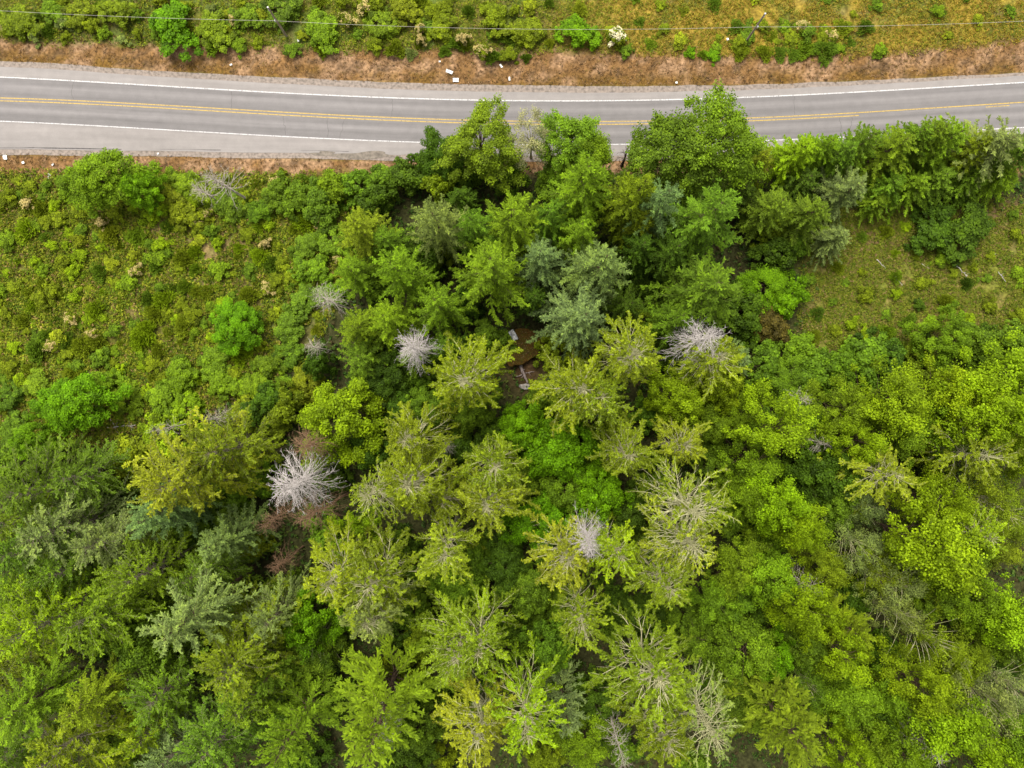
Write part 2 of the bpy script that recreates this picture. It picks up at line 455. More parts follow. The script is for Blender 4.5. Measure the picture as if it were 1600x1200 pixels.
def sample(P, idx, s):
    N = P.shape[1]
    f = np.clip(s, 0, 0.9999) * (N - 1); i = f.astype(int); w = (f - i)[:, None]
    p = P[idx, i] * (1 - w) + P[idx, i + 1] * w
    T = norm(P[idx, i + 1] - P[idx, i])
    return p, T

def twig_set(rng, P, L, per_m, s0, rel, add, ang=0.9, down=0.15, N=3, upj=0.2):
    m = np.maximum((L * per_m * (1 - s0)).astype(int), 2)
    idx = np.repeat(np.arange(len(L)), m)
    s = s0 + (1 - s0) * rng.rand(len(idx))
    p, T = sample(P, idx, s)
    up = np.array([0, 0, 1.0])
    side = norm(np.cross(T, up)) * np.where(rng.rand(len(idx)) < 0.5, 1, -1)[:, None]
    a = ang + rng.normal(0, 0.22, len(idx))
    D = norm(T * np.cos(a)[:, None] + side * np.sin(a)[:, None] + up * rng.normal(-down, upj, len(idx))[:, None])
    ln = (rel * L[idx] * (1 - s) + add) * rng.uniform(0.6, 1.2, len(idx))
    q = np.linspace(0, 1, N)
    Q = p[:, None] + D[:, None] * (ln[:, None] * q)[..., None]
    Q[..., 2] -= (ln[:, None] * q ** 2) * 0.15
    return Q, ln, idx

def card_set(rng, Q, ln, step, hl, hw, tilt=0.45, splay=0.5, s0=0.1, vr=(0.16, 0.12), vb=None):
    k = np.maximum((ln / step).astype(int), 1)
    idx = np.repeat(np.arange(len(ln)), k)
    s = s0 + (1 - s0) * rng.rand(len(idx))
    p, T = sample(Q, idx, s)
    n = len(idx)
    up = np.array([0, 0, 1.0])
    side = norm(np.cross(T, up))
    a = rng.normal(0, splay, n)
    D = norm(T * np.cos(a)[:, None] + side * np.sin(a)[:, None] + up * rng.normal(0, 0.2, n)[:, None])
    Nn = norm(up + rng.normal(0, tilt, (n, 3)))
    V, F = cards(p + D * hl * 0.4, D, Nn, hl * rng.uniform(0.7, 1.3, n), hw * rng.uniform(0.7, 1.3, n))
    base = (vb[idx] if vb is not None else 1.0)
    tw = rng.normal(0, vr[0], len(ln))[idx]
    v = np.clip(base + tw + rng.normal(0, vr[1], n), 0.4, 1.8)
    return V, F, v

def foliage_mesh(name, sets, mat):
    V, F = join([(a, b) for a, b, _ in sets])
    v = np.concatenate([c for _, _, c in sets])
    return mesh_np(name, V, F, 4, attrs={'v': ('FACE', 'FLOAT', v)}, mat=mat)

def trunk_mesh(rng, name, h, r0, mat, lean=0.0, limbs=None, top_r=0.03):
    N = 9
    z = np.linspace(0, h, N)
    w = np.cumsum(rng.normal(0, 0.06 + lean, (N, 2)), 0) * (z[:, None] / h)
    P = np.concatenate([w, z[:, None]], 1)[None]
    R = np.maximum(r0 * (1 - z / h) ** 0.85, top_r)[None]
    R[0, 0] *= 1.35
    parts = [tubes(P, R, 8)]
    if limbs is not None:
        parts.append(tubes(limbs[0], limbs[1], 5))
    V, F = join(parts)
    return mesh_np(name, V, F, 4, mat=mat, smooth=True)

def taper(L, N, r):
    s = np.linspace(0, 1, N)
    return r * (0.35 + 0.65 * np.clip(L / 5.0, 0.2, 1.2))[:, None] * (1 - 0.82 * s)[None]

def build_fir(seed, h=25.0, R=6.0, nb=96, cb=0.2, pw=0.7, droop=0.3, dens=1.0, e_hi=0.6):
    rng = np.random.RandomState(seed)
    P, L, t = branch_set(rng, nb, h, R, cb, pw, -0.05, e_hi, droop, jit=(0.55, 1.25), wig=0.18, whorl=7, asym=0.12)
    P[:, -1, 2] += 0.06 * L          # tip turns up a little
    vb = 1 + rng.normal(0, 0.17, nb)
    Q, ln, idx = twig_set(rng, P, L, 8.5 * dens, 0.12, 0.15, 0.30, ang=0.7, down=0.14)
    sets = [card_set(rng, Q, ln, 0.10, 0.21, 0.07, tilt=0.4, splay=0.5, vb=vb[idx], vr=(0.18, 0.2))]
    sets.append(card_set(rng, P, L, 0.06, 0.22, 0.08, tilt=0.4, splay=0.5, s0=0.15, vb=vb, vr=(0.1, 0.2)))
    crown = foliage_mesh("fir_crown", sets, M_NEEDLE)
    br = tubes(P[:, :6], taper(L, 7, 0.06)[:, :6], 3)
    trunk = trunk_mesh(rng, "fir_trunk", h, 0.38, M_BARK)
    bm = mesh_np("fir_branches", br[0], br[1], 4, mat=M_BARK)
    return [("trunk", trunk), ("branches", bm), ("crown", crown)], h, R

def build_thin(seed, h=25.0, R=5.5, nb=120, cb=0.36, dens=1.0, fol0=0.5, bark=None, rad=0.07, asym=0.25, droop=0.5):
    rng = np.random.RandomState(seed)
    P, L, t = branch_set(rng, nb, h, R, cb, 0.42, 0.05, 0.95, droop, wig=0.25, tpow=0.7, jit=(0.45, 1.3), asym=asym)
    vb = 1 + rng.normal(0, 0.17, nb)
    Q, ln, idx = twig_set(rng, P, L, 4.4, 0.32, 0.28, 0.42, ang=0.6, down=0.1)
    outer = np.linalg.norm(Q[:, -1, :2], axis=1) / np.maximum(L[idx], 1.5)
    keep = rng.rand(len(ln)) < np.clip((outer - fol0) * 3.0, 0.1, 1.0) * dens
    sets = [card_set(rng, Q[keep], ln[keep], 0.075, 0.18, 0.08, tilt=0.5, splay=0.8, s0=0.2, vb=vb[idx][keep], vr=(0.18, 0.2))]
    # outer ends of the branches carry the leaf clumps
    sets.append(card_set(rng, P, L * dens, 0.075, 0.19, 0.085, tilt=0.5, splay=0.9, s0=min(0.66, fol0 + 0.2), vb=vb, vr=(0.1, 0.2)))
    crown = foliage_mesh("thin_crown", sets, M_NEEDLE)
    bark = bark or M_BARK_PALE
    br = join([tubes(P, taper(L, 7, rad), 4), tubes(Q[::2], np.tile(np.array([[0.026, 0.018, 0.008]]), (len(Q[::2]), 1)), 3)])
    bm = mesh_np("thin_branches", br[0], br[1], 4, mat=bark)
    trunk = trunk_mesh(rng, "thin_trunk", h, 0.3, bark)
    return [("trunk", trunk), ("branches", bm), ("crown", crown)], h, R

def build_dead(seed, h=26.0, R=4.5, nb=120, cb=0.42, mat=None, droop=0.85, rad=0.06, sparse=False):
    rng = np.random.RandomState(seed)
    P, L, t = branch_set(rng, nb, h, R, cb, 0.5, 0.1, 0.75, droop, N=8, wig=0.35, tpow=0.8, jit=(0.45, 1.15))
    P[:, 1:] += rng.normal(0, 0.05, P[:, 1:].shape) * np.linspace(0.2, 1, 7)[None, :, None]
    Q, ln, idx = twig_set(rng, P, L, 3.4 if not sparse else 2.2, 0.3, 0.35, 0.35, ang=0.6, down=0.2, N=4, upj=0.35)
    br = join([tubes(P, taper(L, 8, rad), 4), tubes(Q, np.tile(np.array([[0.024, 0.019, 0.014, 0.009]]), (len(Q), 1)), 3)])
    bm = mesh_np("dead_branches", br[0], br[1], 4, mat=mat)
    trunk = trunk_mesh(rng, "dead_trunk", h, 0.26, mat)
    return [("trunk", trunk), ("branches", bm)], h, R

def lobe_points(rng, K, R, h, cb, rough=0.22, lo=0.0):
    """centres of leaf clumps through a dome with an uneven outline"""
    ph = rng.uniform(0, 6.28, 6); am = rng.normal(0, rough, 6) / np.array([1, 1.3, 1.6, 2, 2.4, 2.8])
    z = lo + (1 - lo) * rng.rand(K) ** 0.65
    z[:max(6, K // 12)] = rng.uniform(0.9, 1.0, max(6, K // 12))
    az = np.arange(K) * 2.39996 + rng.normal(0, 0.3, K)
    out = 1 + sum(am[k] * np.cos((k + 1) * az + ph[k]) for k in range(6))
    rr = np.sqrt(np.clip(1 - (z * 0.98) ** 2, 0, 1)) * out
    depth = rng.uniform(0.62, 1.0, K)
    hz = h * (1 - cb)
    return np.stack([np.cos(az) * rr * depth * R, np.sin(az) * rr * depth * R, h * cb + hz * z * (0.75 + 0.3 * rng.rand(K))], -1), az

def build_leafy(seed, h=15.0, R=6.0, K=110, lobe=(0.12, 0.22), leaf=0.17, per=150, cb=0.35, rough=0.22, mat=None, spray=0.0,
                lo=0.0, bark=None, name="leafy", fill=1.0, trunk_r=0.25, aspect=0.75, soft=1.08):
    rng = np.random.RandomState(seed)
    mat = mat or M_LEAF; bark = bark or M_BARK
    C, az = lobe_points(rng, K, R, h, cb, rough, lo)
    rad = R * rng.uniform(lobe[0], lobe[1], K)
    n = np.maximum((per * fill * (rad / (R * 0.17)) ** 2).astype(int), 12)
    idx = np.repeat(np.arange(K), n)
    tot = len(idx)
    d = norm(rng.normal(0, 1, (tot, 3)) + np.array([0, 0, 0.35]))
    rr = rad[idx] * rng.uniform(0.45, soft, tot)
    outv = norm(C * np.array([1, 1, 0.0]) + 1e-6)[idx]
    p = C[idx] + d * rr[:, None] * np.array([1, 1, 0.7])
    if spray:
        k = rng.rand(tot)
        p += (outv * spray * rad[idx][:, None] + np.array([0, 0, 1]) * (spray * 0.5 * rad[idx])[:, None]) * (k ** 2)[:, None]
    Nn = norm(d * 0.8 + np.array([0, 0, 0.75]) + rng.normal(0, 0.45, (tot, 3)))
    D = norm(np.cross(Nn, rng.normal(0, 1, (tot, 3))))
    V, F = cards(p, D, Nn, leaf * rng.uniform(0.7, 1.35, tot), leaf * aspect * rng.uniform(0.7, 1.3, tot))
    v = np.clip(1 + rng.normal(0, 0.2, K)[idx] + rng.normal(0, 0.22, tot), 0.35, 1.8)
    crown = foliage_mesh(name + "_crown", [(V, F, v)], mat)
    # limbs from the stem to the clumps
    m = min(K, 46)
    N = 5; s = np.linspace(0, 1, N)
    B = C[:m]
    zs = np.minimum(B[:, 2] * rng.uniform(0.45, 0.85, m), h * 0.75)
    A = np.stack([np.zeros(m), np.zeros(m), zs], -1)
    LP = A[:, None] * (1 - s)[None, :, None] + B[:, None] * s[None, :, None]
    LP[..., 2] += (np.sin(s * math.pi) * 0.1 * h * 0.3)[None]
    LR = (trunk_r * 0.32) * (1 - 0.85 * s)[None] * np.ones((m, 1))
    trunk = trunk_mesh(rng, name + "_trunk", h * 0.82, trunk_r, bark, limbs=(LP, LR))
    return [("trunk", trunk), ("crown", crown)], h, R

def build_cedar(seed, h=28.0, R=7.0, nb=85):
    """long up-swept fronds, flat sprays"""
    rng = np.random.RandomState(seed)
    P, L, t = branch_set(rng, nb, h, R, 0.2, 0.62, 0.25, 1.0, 0.25, wig=0.2, jit=(0.7, 1.15))
    vb = 1 + rng.normal(0, 0.12, nb)
    Q, ln, idx = twig_set(rng, P, L, 7.0, 0.2, 0.2, 0.45, ang=0.6, down=0.05, upj=0.12)
    sets = [card_set(rng, Q, ln, 0.13, 0.26, 0.085, tilt=0.3, splay=0.35, vb=vb[idx]),
            card_set(rng, P, L, 0.09, 0.28, 0.1, tilt=0.3, splay=0.4, s0=0.2, vb=vb)]
    crown = foliage_mesh("cedar_crown", sets, M_NEEDLE)
    br = tubes(P[:, :6], taper(L, 7, 0.06)[:, :6], 3)
    bm = mesh_np("cedar_branches", br[0], br[1], 4, mat=M_BARK)
    return [("trunk", trunk_mesh(rng, "cedar_trunk", h, 0.42, M_BARK)), ("branches", bm), ("crown", crown)], h, R

def build_shrub(seed, h=2.0, R=1.6, kind=0):
    rng = np.random.RandomState(seed)
    if kind == 0:      # broom: fine upright shoots
        n = 420
        a = rng.uniform(0, 6.28, n); r = np.sqrt(rng.rand(n)) * R * (1 + 0.25 * np.cos(3 * a + seed))
        p0 = np.stack([np.cos(a) * r * 0.45, np.sin(a) * r * 0.45, np.zeros(n)], -1)
        top = np.stack([np.cos(a) * r, np.sin(a) * r, h * (1 - 0.5 * (r / R) ** 2) * rng.uniform(0.65, 1.1, n)], -1)
        Q = np.stack([p0, p0 * 0.5 + top * 0.5 + np.array([0, 0, 0.15]), top], 1)
        return foliage_mesh("broom_foliage", [card_set(rng, Q, np.full(n, 1.0), 0.1, 0.17, 0.055, tilt=0.6, splay=0.5, s0=0.35)], M_SHRUB)
    K = 26
    C, az = lobe_points(rng, K, R * 0.9, h, 0.2, 0.3)
    rad = R * rng.uniform(0.18, 0.34, K)
    idx = np.repeat(np.arange(K), 110 if kind == 1 else 80)
    tot = len(idx)
    d = norm(rng.normal(0, 1, (tot, 3)) + np.array([0, 0, 0.4]))
    p = C[idx] + d * (rad[idx] * rng.uniform(0.4, 1.1, tot))[:, None] * np.array([1, 1, 0.75])
    p[:, 2] = np.maximum(p[:, 2], 0.05)
    Nn = norm(d * 0.6 + np.array([0, 0, 0.7]) + rng.normal(0, 0.5, (tot, 3)))
    D = norm(np.cross(Nn, rng.normal(0, 1, (tot, 3))))
    lf = 0.11 if kind == 1 else 0.14
    V, F = cards(p, D, Nn, lf * rng.uniform(0.7, 1.4, tot), lf * 0.65 * rng.uniform(0.7, 1.3, tot))
    v = np.clip(1 + rng.normal(0, 0.2, K)[idx] + rng.normal(0, 0.24, tot), 0.35, 1.8)
    return foliage_mesh("shrub_foliage", [(V, F, v)], M_SHRUB)

def build_blossom(seed, h=2.0, R=1.4):
    rng = np.random.RandomState(seed)
    K = 34
    C, az = lobe_points(rng, K, R * 0.95, h * 1.06, 0.3, 0.35, 0.1)
    idx = np.repeat(np.arange(K), 34)
    tot = len(idx)
    p = C[idx] + rng.normal(0, 0.15, (tot, 3))
    Nn = norm(np.array([0, 0, 1.0]) + rng.normal(0, 0.5, (tot, 3)))
    D = norm(np.cross(Nn, rng.normal(0, 1, (tot, 3))))
    V, F = cards(p, D, Nn, 0.10 * rng.uniform(0.6, 1.4, tot), 0.08 * rng.uniform(0.7, 1.3, tot))
    v = np.clip(1 + rng.normal(0, 0.15, K)[idx] + rng.normal(0, 0.1, tot), 0.5, 1.4)
    return foliage_mesh("blossom_clusters", [(V, F, v)], M_BLOSSOM)

PROTO = {
    'fir': [build_fir(100 + i, nb=98 + 7 * i, pw=0.6 + 0.04 * i, droop=0.25 + 0.04 * i) for i in range(6)],
    'highfir': [build_fir(130 + i, h=30, R=6, nb=77, cb=0.52, pw=0.45, droop=0.45) for i in range(2)],
    'thin': [build_thin(200 + i, cb=0.28 + 0.03 * i, nb=96 + 10 * i, fol0=0.36 + 0.04 * i) for i in range(6)],
    'hemlock': [build_thin(260 + i, R=6.5, nb=130, fol0=0.1, cb=0.25, rad=0.055, asym=0.3, droop=0.6, bark=M_BARK_MID) for i in range(4)],
    'grey': [build_thin(240 + i, dens=0.4, fol0=0.6) for i in range(2)],
    'dead': [build_dead(300 + i, mat=M_DEAD, nb=150, rad=0.05, cb=0.4 + 0.06 * i) for i in range(4)],
    'deadgrey': [build_dead(320 + i, mat=M_DEADGREY, nb=80, sparse=True, rad=0.04) for i in range(2)],
    'rust': [build_dead(340 + i, mat=M_RUST, nb=90, cb=0.45) for i in range(2)],
    'black': [build_dead(351, h=8, R=1.6, nb=24, cb=0.35, mat=M_BLACKWOOD, sparse=True)],
    'snag': [build_dead(360 + i, h=16, R=3.6, nb=60, cb=0.42, rad=0.08, mat=M_DEADGREY, droop=0.1, sparse=True) for i in range(2)],
    'maple': [build_leafy(400 + i, h=12, R=6.0, K=140, lobe=(0.08, 0.22), per=200, name="maple", leaf=0.15) for i in range(5)],
    'alder': [build_leafy(500 + i, h=17, R=6.0, K=100, lobe=(0.07, 0.25), leaf=0.15, per=170, soft=1.08, spray=1.2, rough=0.3, name="alder", cb=0.3) for i in range(6)],
    'cotton': [build_leafy(560 + i, h=26, R=6.0, K=160, lobe=(0.07, 0.19), leaf=0.15, per=220, spray=1.2, rough=0.16, name="cottonwood", cb=0.3) for i in range(3)],
    'airy': [build_leafy(600 + i, h=15, R=6.0, K=110, lobe=(0.09, 0.17), leaf=0.13, spray=0.8, rough=0.3, name="willow", cb=0.35, per=105, bark=M_BARK_PALE, aspect=0.5) for i in range(4)],
    'cedar': [build_cedar(700 + i) for i in range(4)],
    'bush': [build_leafy(800 + i, h=5, R=3.5, K=110, lobe=(0.1, 0.24), leaf=0.17, per=75, cb=0.15, rough=0.3, name="bush", trunk_r=0.1) for i in range(5)],
}
SHRUB_ME = [build_shrub(900 + i, kind=i % 3) for i in range(9)]
FLOWER_ME = [build_blossom(950 + i) for i in range(3)]

COLOUR = {
    'bright': ((0.098, 0.205, 0.003), "bright green"),
    'lime': ((0.160, 0.240, 0.005), "lime green"),
    'light': ((0.122, 0.195, 0.008), "light green"),
    'mid': ((0.092, 0.155, 0.009), "mid-green"),
    'olive': ((0.136, 0.178, 0.007), "olive green"),
    'blue': ((0.118, 0.172, 0.048), "blue-green"),
    'dark': ((0.050, 0.092, 0.006), "dark green"),
    'pale': ((0.150, 0.192, 0.045), "pale grey-green"),
    'gold': ((0.178, 0.216, 0.010), "golden yellow-green"),
    'ash': ((0.26, 0.27, 0.14), "ashy pale green"),
    'brown': ((0.085, 0.062, 0.012), "brown"),
    'bleach': ((0.3, 0.3, 0.3), "bleached white"),
    'dead': ((0.2, 0.2, 0.2), "grey"),
}
KIND = {  # object name, words in labels, category, group, anchor height fraction
    'fir': ("fir_tree", "fir tree", "fir", "green fir trees", 0.90),
    'highfir': ("fir_tree", "tall fir", "fir", "green fir trees", 0.90),
    'thin': ("sparse_conifer", "sparse conifer", "conifer", "thin-crowned conifers with pale twigs", 0.92),
    'grey': ("sparse_conifer", "nearly bare conifer", "conifer", "thin-crowned conifers with pale twigs", 0.92),
    'hemlock': ("feathery_conifer", "feathery conifer", "conifer", "feathery full-crowned conifers", 0.85),
    'dead': ("dead_tree", "dead snag", "dead tree", "standing dead trees", 0.92),
    'deadgrey': ("dead_tree", "bare dead tree", "dead tree", "standing dead trees", 0.92),
    'rust': ("dead_tree", "dead conifer", "dead tree", "standing dead trees", 0.92),
    'black': ("dead_tree", "dead stub", "dead tree", "standing dead trees", 0.95),
    'snag': ("dead_tree", "leafless snag", "dead tree", "standing dead trees", 0.97),
    'maple': ("maple_tree", "rounded maple", "maple", "rounded broadleaf trees", 0.70),
    'alder': ("alder_tree", "alder tree", "alder", "alder trees", 0.72),
    'cotton': ("cottonwood_tree", "cottonwood tree", "cottonwood", "cottonwood trees", 0.72),
    'airy': ("willow_tree", "feathery willow", "willow", "feathery willow trees", 0.72),
    'cedar': ("cedar_tree", "cedar", "cedar", "cedar trees", 0.90),
    'bush': ("bush", "leafy bush", "bush", "large leafy bushes", 0.60),
    'shrub': ("shrub", "low shrub", "shrub", "low shrubs", 0.6),
    'flower': ("flowering_shrub", "cream-flowered shrub", "shrub", "cream-flowered shrubs", 0.6),
}
RNG = random.Random(7)
_count = {}
def plant(kind, ax, ay, h, r, col, label=None, rot=None):
    """a tree whose crown stands where the photograph shows it: ax, ay measured at the anchor height"""
    name, words, cat, group, fr = KIND[kind]
    protos = PROTO[kind]
    i = _count.get(kind, RNG.randrange(len(protos))); _count[kind] = i + 1
    parts, H0, R0 = protos[i % len(protos)]
    p = W(ax, ay, h * fr)
    root = bpy.data.objects.new(name, None)
    root.empty_display_size = 0.5
    COL.objects.link(root)
    gpx_, gpy_ = PX(p[0], p[1])
    root.location = (p[0], p[1], float(ground_z(np.array([gpx_]), np.array([gpy_]))[0]) - 0.05)
    root.rotation_euler = (RNG.gauss(0, 0.025), RNG.gauss(0, 0.025), RNG.uniform(0, 6.28) if rot is None else rot)
    k = r / R0
    if kind == 'alder':
        k *= 0.84; h *= {'lime': 1.2, 'gold': 1.2, 'light': 1.0}.get(col, 0.72) * RNG.uniform(0.92, 1.1)
    root.scale = (k, k * RNG.uniform(0.92, 1.08), h / H0)
    c = np.array(COLOUR[col][0]) * np.array([RNG.uniform(0.9, 1.04), RNG.uniform(0.96, 1.06), RNG.uniform(0.85, 1.15)]) * RNG.uniform(0.92, 1.08)
    for pn, me in parts:
        mesh_obj(pn, me, root, c if pn == 'crown' else None)
    root['category'] = cat; root['group'] = group
    if label: root['label'] = label
    THINGS.append(dict(o=root, kind=kind, col=col, px=ax, py=ay, rpx=r * FPX / (CAM_Z - h * fr), label=label, h=h, r=r))
    return root

# ------------------------------------------------------------------ trees: kind, x, y (crown top in the photo), height m, crown radius m, colour, label
LAND = {}      # things other labels refer to: key -> (x, y, phrase)
def T(kind, ax, ay, h, r, col, label=None, land=None, at=None, rot=None):
    o = plant(kind, ax, ay, h, r, col, label, rot)
    if land: LAND[land] = at or (ax, ay)
    return o

# --- dead trees
T('dead', 449, 757, 27, 5.1, 'bleach', "largest bleached white dead conifer, its long branches sweeping to the right", "the largest white dead tree", (485, 750))
T('dead', 643, 545, 25, 4.0, 'bleach', "small fan-shaped white snag left of the brown roof", "the fan-shaped white snag", (648, 560))
T('dead', 1112, 534, 27, 5.2, 'bleach', "broad white snag with branches trailing left, right of the pale-twigged conifers", "the white snag right of centre", (1090, 548))
T('dead', 931, 860, 27, 4.0, 'bleach', "narrow white snag wedged between two green crowns below the centre", "the narrow white snag", (928, 845))
T('rust', 467, 700, 22, 4.2, 'brown', "reddish-brown dead conifer just above the largest white dead tree")
T('rust', 478, 815, 26, 4.0, 'brown', "rusty dead conifer just below the largest white dead tree")
T('rust', 409, 820, 25, 3.0, 'brown', "small rusty dead conifer left of the other brown dead ones")
T('rust', 432, 886, 14, 2.6, 'brown', "low rust-coloured dead conifer beside the exposed leaning trunk")
T('deadgrey', 505, 464, 17, 3.2, 'dead', "bare grey dead tree at the upper left edge of the forest", "the bare grey tree at the field's edge", (507, 480))
T('deadgrey', 485, 543, 11, 2.3, 'dead', "small brownish-grey dead bush tree at the field's right edge")
T('deadgrey', 697, 704, 14, 1.9, 'dead', "tiny star-shaped grey snag right of the round lime maple")
T('dead', 600, 1152, 25, 3.0, 'bleach', "white snag mostly hidden at the right foot of the fern-like cedar")
T('deadgrey', 974, 1188, 24, 3.2, 'dead', "grey dead crown cut by the bottom edge, right of the blue-green cedar")
T('deadgrey', 1268, 930, 18, 3.0, 'dead', "upright grey dead top among the lime alders, lower right")
T('deadgrey', 1462, 1182, 20, 4.0, 'dead', "pale bare branches at the bottom edge, far right")
T('snag', 323, 267, 16.4, 3.2, 'dead', "tall leafless grey snag leaning over the roadside verge, left", "the leafless roadside snag", (355, 293))
T('snag', 298, 287, 11, 2.2, 'dead', "shorter leafless snag left of the tall roadside snag")
T('snag', 236, 668, 14, 1.8, 'dead', "bare pole-like snag lying across the thicket above the golden tree", "the pole-like snag", (270, 665))
T('black', 984, 235, 8, 1.6, 'dead', "small blackened dead stub at the road edge", "the black stub", (982, 245))
T('deadgrey', 322, 660, 16, 2.4, 'dead', "small forked white snag at the top of the golden tree")
T('deadgrey', 1258, 627, 12, 3.0, 'dead', "grey-brown leafless tree, upper of two among the right-hand alders")
T('deadgrey', 1284, 690, 13, 3.0, 'dead', "grey-brown leafless tree, lower of two among the right-hand alders")

# --- trees by the road
T('maple', 152, 285, 9.5, 5.7, 'light', "broad light green tree beside the road at upper left", "the broad roadside tree", (150, 285))
T('maple', 212, 292, 8, 3.9, 'bright', "darker green tree tucked against the right side of the broad roadside tree")
T('cotton', 752, 230, 15, 5.8, 'light', "light green drooping tree covering the yellow lines left of the pale tree")
T('maple', 696, 248, 9, 4.2, 'dark', "dark green round tree on the road shoulder, left of the drooping tree")
T('airy', 832, 214, 13, 4.6, 'ash', "pale grey see-through tree standing at the road edge", "the pale roadside tree", (830, 210))
T('cotton', 890, 226, 15, 4.9, 'light', "light green upright tree reaching the yellow line, right of the pale tree")
T('cotton', 1050, 232, 20, 6.4, 'mid', "left half of the tall green pair overhanging the road")
T('cotton', 1124, 226, 21, 6.4, 'light', "right and taller half of the green pair overhanging the road", "the tall pair over the road", (1090, 210))
T('alder', 928, 242, 15, 4.6, 'light'); T('bush', 858, 268, 6, 3.4, 'mid'); T('bush', 800, 272, 6, 3.2, 'mid'); T('bush', 672, 262, 6, 3.0, 'dark'); T('bush', 640, 280, 5, 3.6, 'dark'); T('bush', 598, 284, 5, 3.6, 'mid'); T('bush', 556, 278, 4.5, 3.2, 'mid')
T('bush', 515, 290, 4.5, 3.4, 'light'); T('bush', 498, 320, 4.5, 3.4, 'mid'); T('bush', 590, 318, 6, 3.2, 'dark'); T('bush', 690, 292, 7, 3.2, 'olive')
T('bush', 735, 275, 7, 3.2, 'mid'); T('bush', 462, 305, 3.5, 3.0, 'mid'); T('bush', 430, 300, 3.2, 2.6, 'mid')

# --- firs in the upper middle
T('fir', 673, 325, 24, 5.4, 'pale'); T('fir', 797, 318, 25, 6.0, 'light'); T('fir', 560, 350, 18, 5.0, 'olive')
T('fir', 916, 266, 26, 6.6, 'light'); T('fir', 997, 288, 25, 5.6, 'olive'); T('fir', 1044, 306, 26, 4.8, 'blue')
T('fir', 1122, 313, 26, 7.2, 'mid'); T('fir', 917, 345, 22, 4.0, 'light'); T('fir', 854, 394, 22, 4.8, 'blue')
T('fir', 943, 413, 26, 6.4, 'blue'); T('fir', 912, 476, 26, 6.6, 'blue'); T('fir', 765, 412, 25, 6.6, 'light')
T('fir', 622, 417, 24, 5.4, 'light'); T('fir', 678, 476, 22, 5.2, 'light'); T('fir', 600, 496, 20, 5.0, 'light')
T('fir', 549, 510, 17, 4.6, 'light'); T('fir', 1122, 440, 27, 7.4, 'mid'); T('fir', 545, 420, 14, 4.4, 'light')
T('fir', 735, 345, 20, 4.2, 'mid'); T('fir', 860, 330, 19, 4.2, 'mid'); T('fir', 1050, 395, 20, 4.6, 'dark')
T('fir', 1010, 380, 18, 4.2, 'dark'); T('fir', 640, 560, 15, 3.6, 'mid'); T('fir', 560, 560, 14, 4.4, 'mid'); T('fir', 700, 540, 14, 4.0, 'mid')
T('fir', 1060, 490, 20, 4.6, 'mid'); T('fir', 600, 370, 15, 4.0, 'mid'); T('fir', 840, 460, 16, 3.2, 'dark'); T('fir', 720, 300, 12, 3.4, 'dark')
T('fir', 985, 470, 16, 3.6, 'dark'); T('fir', 1005, 340, 17, 4.0, 'olive')

# --- row along the road on the right, and the second row behind it
for a in [(1194, 243, 12, 4.0, 'olive'), (1256, 229, 14, 4.8, 'lime'), (1298, 218, 14, 4.0, 'light'), (1331, 223, 14, 4.2, 'mid'),
          (1365, 215, 14, 4.2, 'mid'), (1408, 221, 14, 5.2, 'light'), (1440, 208, 14, 4.2, 'mid'), (1470, 203, 15, 4.6, 'mid'),
          (1504, 208, 15, 5.4, 'light'), (1540, 222, 13, 4.6, 'olive'), (1577, 214, 15, 6.0, 'pale'), (1610, 222, 14, 5.0, 'mid')]:
    T('fir', *a)
for a in [(1337, 285, 14, 4.8, 'pale'), (1217, 320, 15, 4.8, 'mid'), (1285, 320, 15, 4.8, 'mid'), (1311, 368, 9, 3.8, 'pale'),
          (1265, 280, 11, 4.0, 'dark'), (1400, 285, 9, 4.2, 'mid'), (1440, 280, 9, 4.2, 'light'), (1480, 275, 9, 4.4, 'mid'), (1530, 270, 8, 4.4, 'mid'),
          (1580, 270, 8, 4.2, 'light'), (1165, 290, 12, 4.2, 'dark'), (1380, 310, 6, 3.4, 'light')]:
    T('fir', *a)

# --- pale-twigged conifers of the middle and bottom
T('thin', 992, 559, 25, 5.0, 'gold', "golden conifer with pale twigs, rightmost of the three beside the roof")
T('thin', 916, 597, 25, 6.0, 'olive', "wide pale-twigged conifer, leftmost of the three right of the roof")
T('thin', 953, 620, 25, 5.2, 'olive', "pale-twigged conifer, lowest of the three right of the roof")
T('thin', 729, 590, 25, 5.8, 'olive', "round olive conifer with radiating twigs just left of the roof")
T('thin', 1122, 556, 24, 4.8, 'olive')
T('thin', 640, 690, 23, 5.0, 'olive'); T('thin', 641, 770, 24, 5.6, 'olive'); T('grey', 585, 785, 24, 4.6, 'olive')
T('thin', 693, 858, 25, 4.8, 'gold'); T('thin', 761, 730, 24, 5.2, 'olive'); T('thin', 754, 795, 25, 5.2, 'olive')
T('thin', 503, 905, 26, 5.4, 'gold'); T('thin', 583, 922, 26, 6.6, 'olive'); T('thin', 562, 968, 27, 4.8, 'pale')
T('thin', 746, 1026, 26, 6.2, 'olive', "right top of the twin sparse conifers at bottom centre")
T('thin', 711, 1034, 26, 5.6, 'olive', "left top of the twin sparse conifers at bottom centre", "the twin sparse conifers", (738, 985))
T('thin', 767, 1160, 26, 6.2, 'gold', "golden conifer at the bottom edge, left of the blue-green cedar")
T('thin', 818, 1132, 26, 6.0, 'lime'); T('thin', 914, 972, 26, 4.4, 'olive', "small conifer with a white heart of bare twigs", "the white-hearted conifer", (912, 958))
T('thin', 884, 870, 24, 5.0, 'gold'); T('thin', 968, 876, 24, 4.8, 'lime'); T('thin', 1046, 927, 25, 5.4, 'olive')
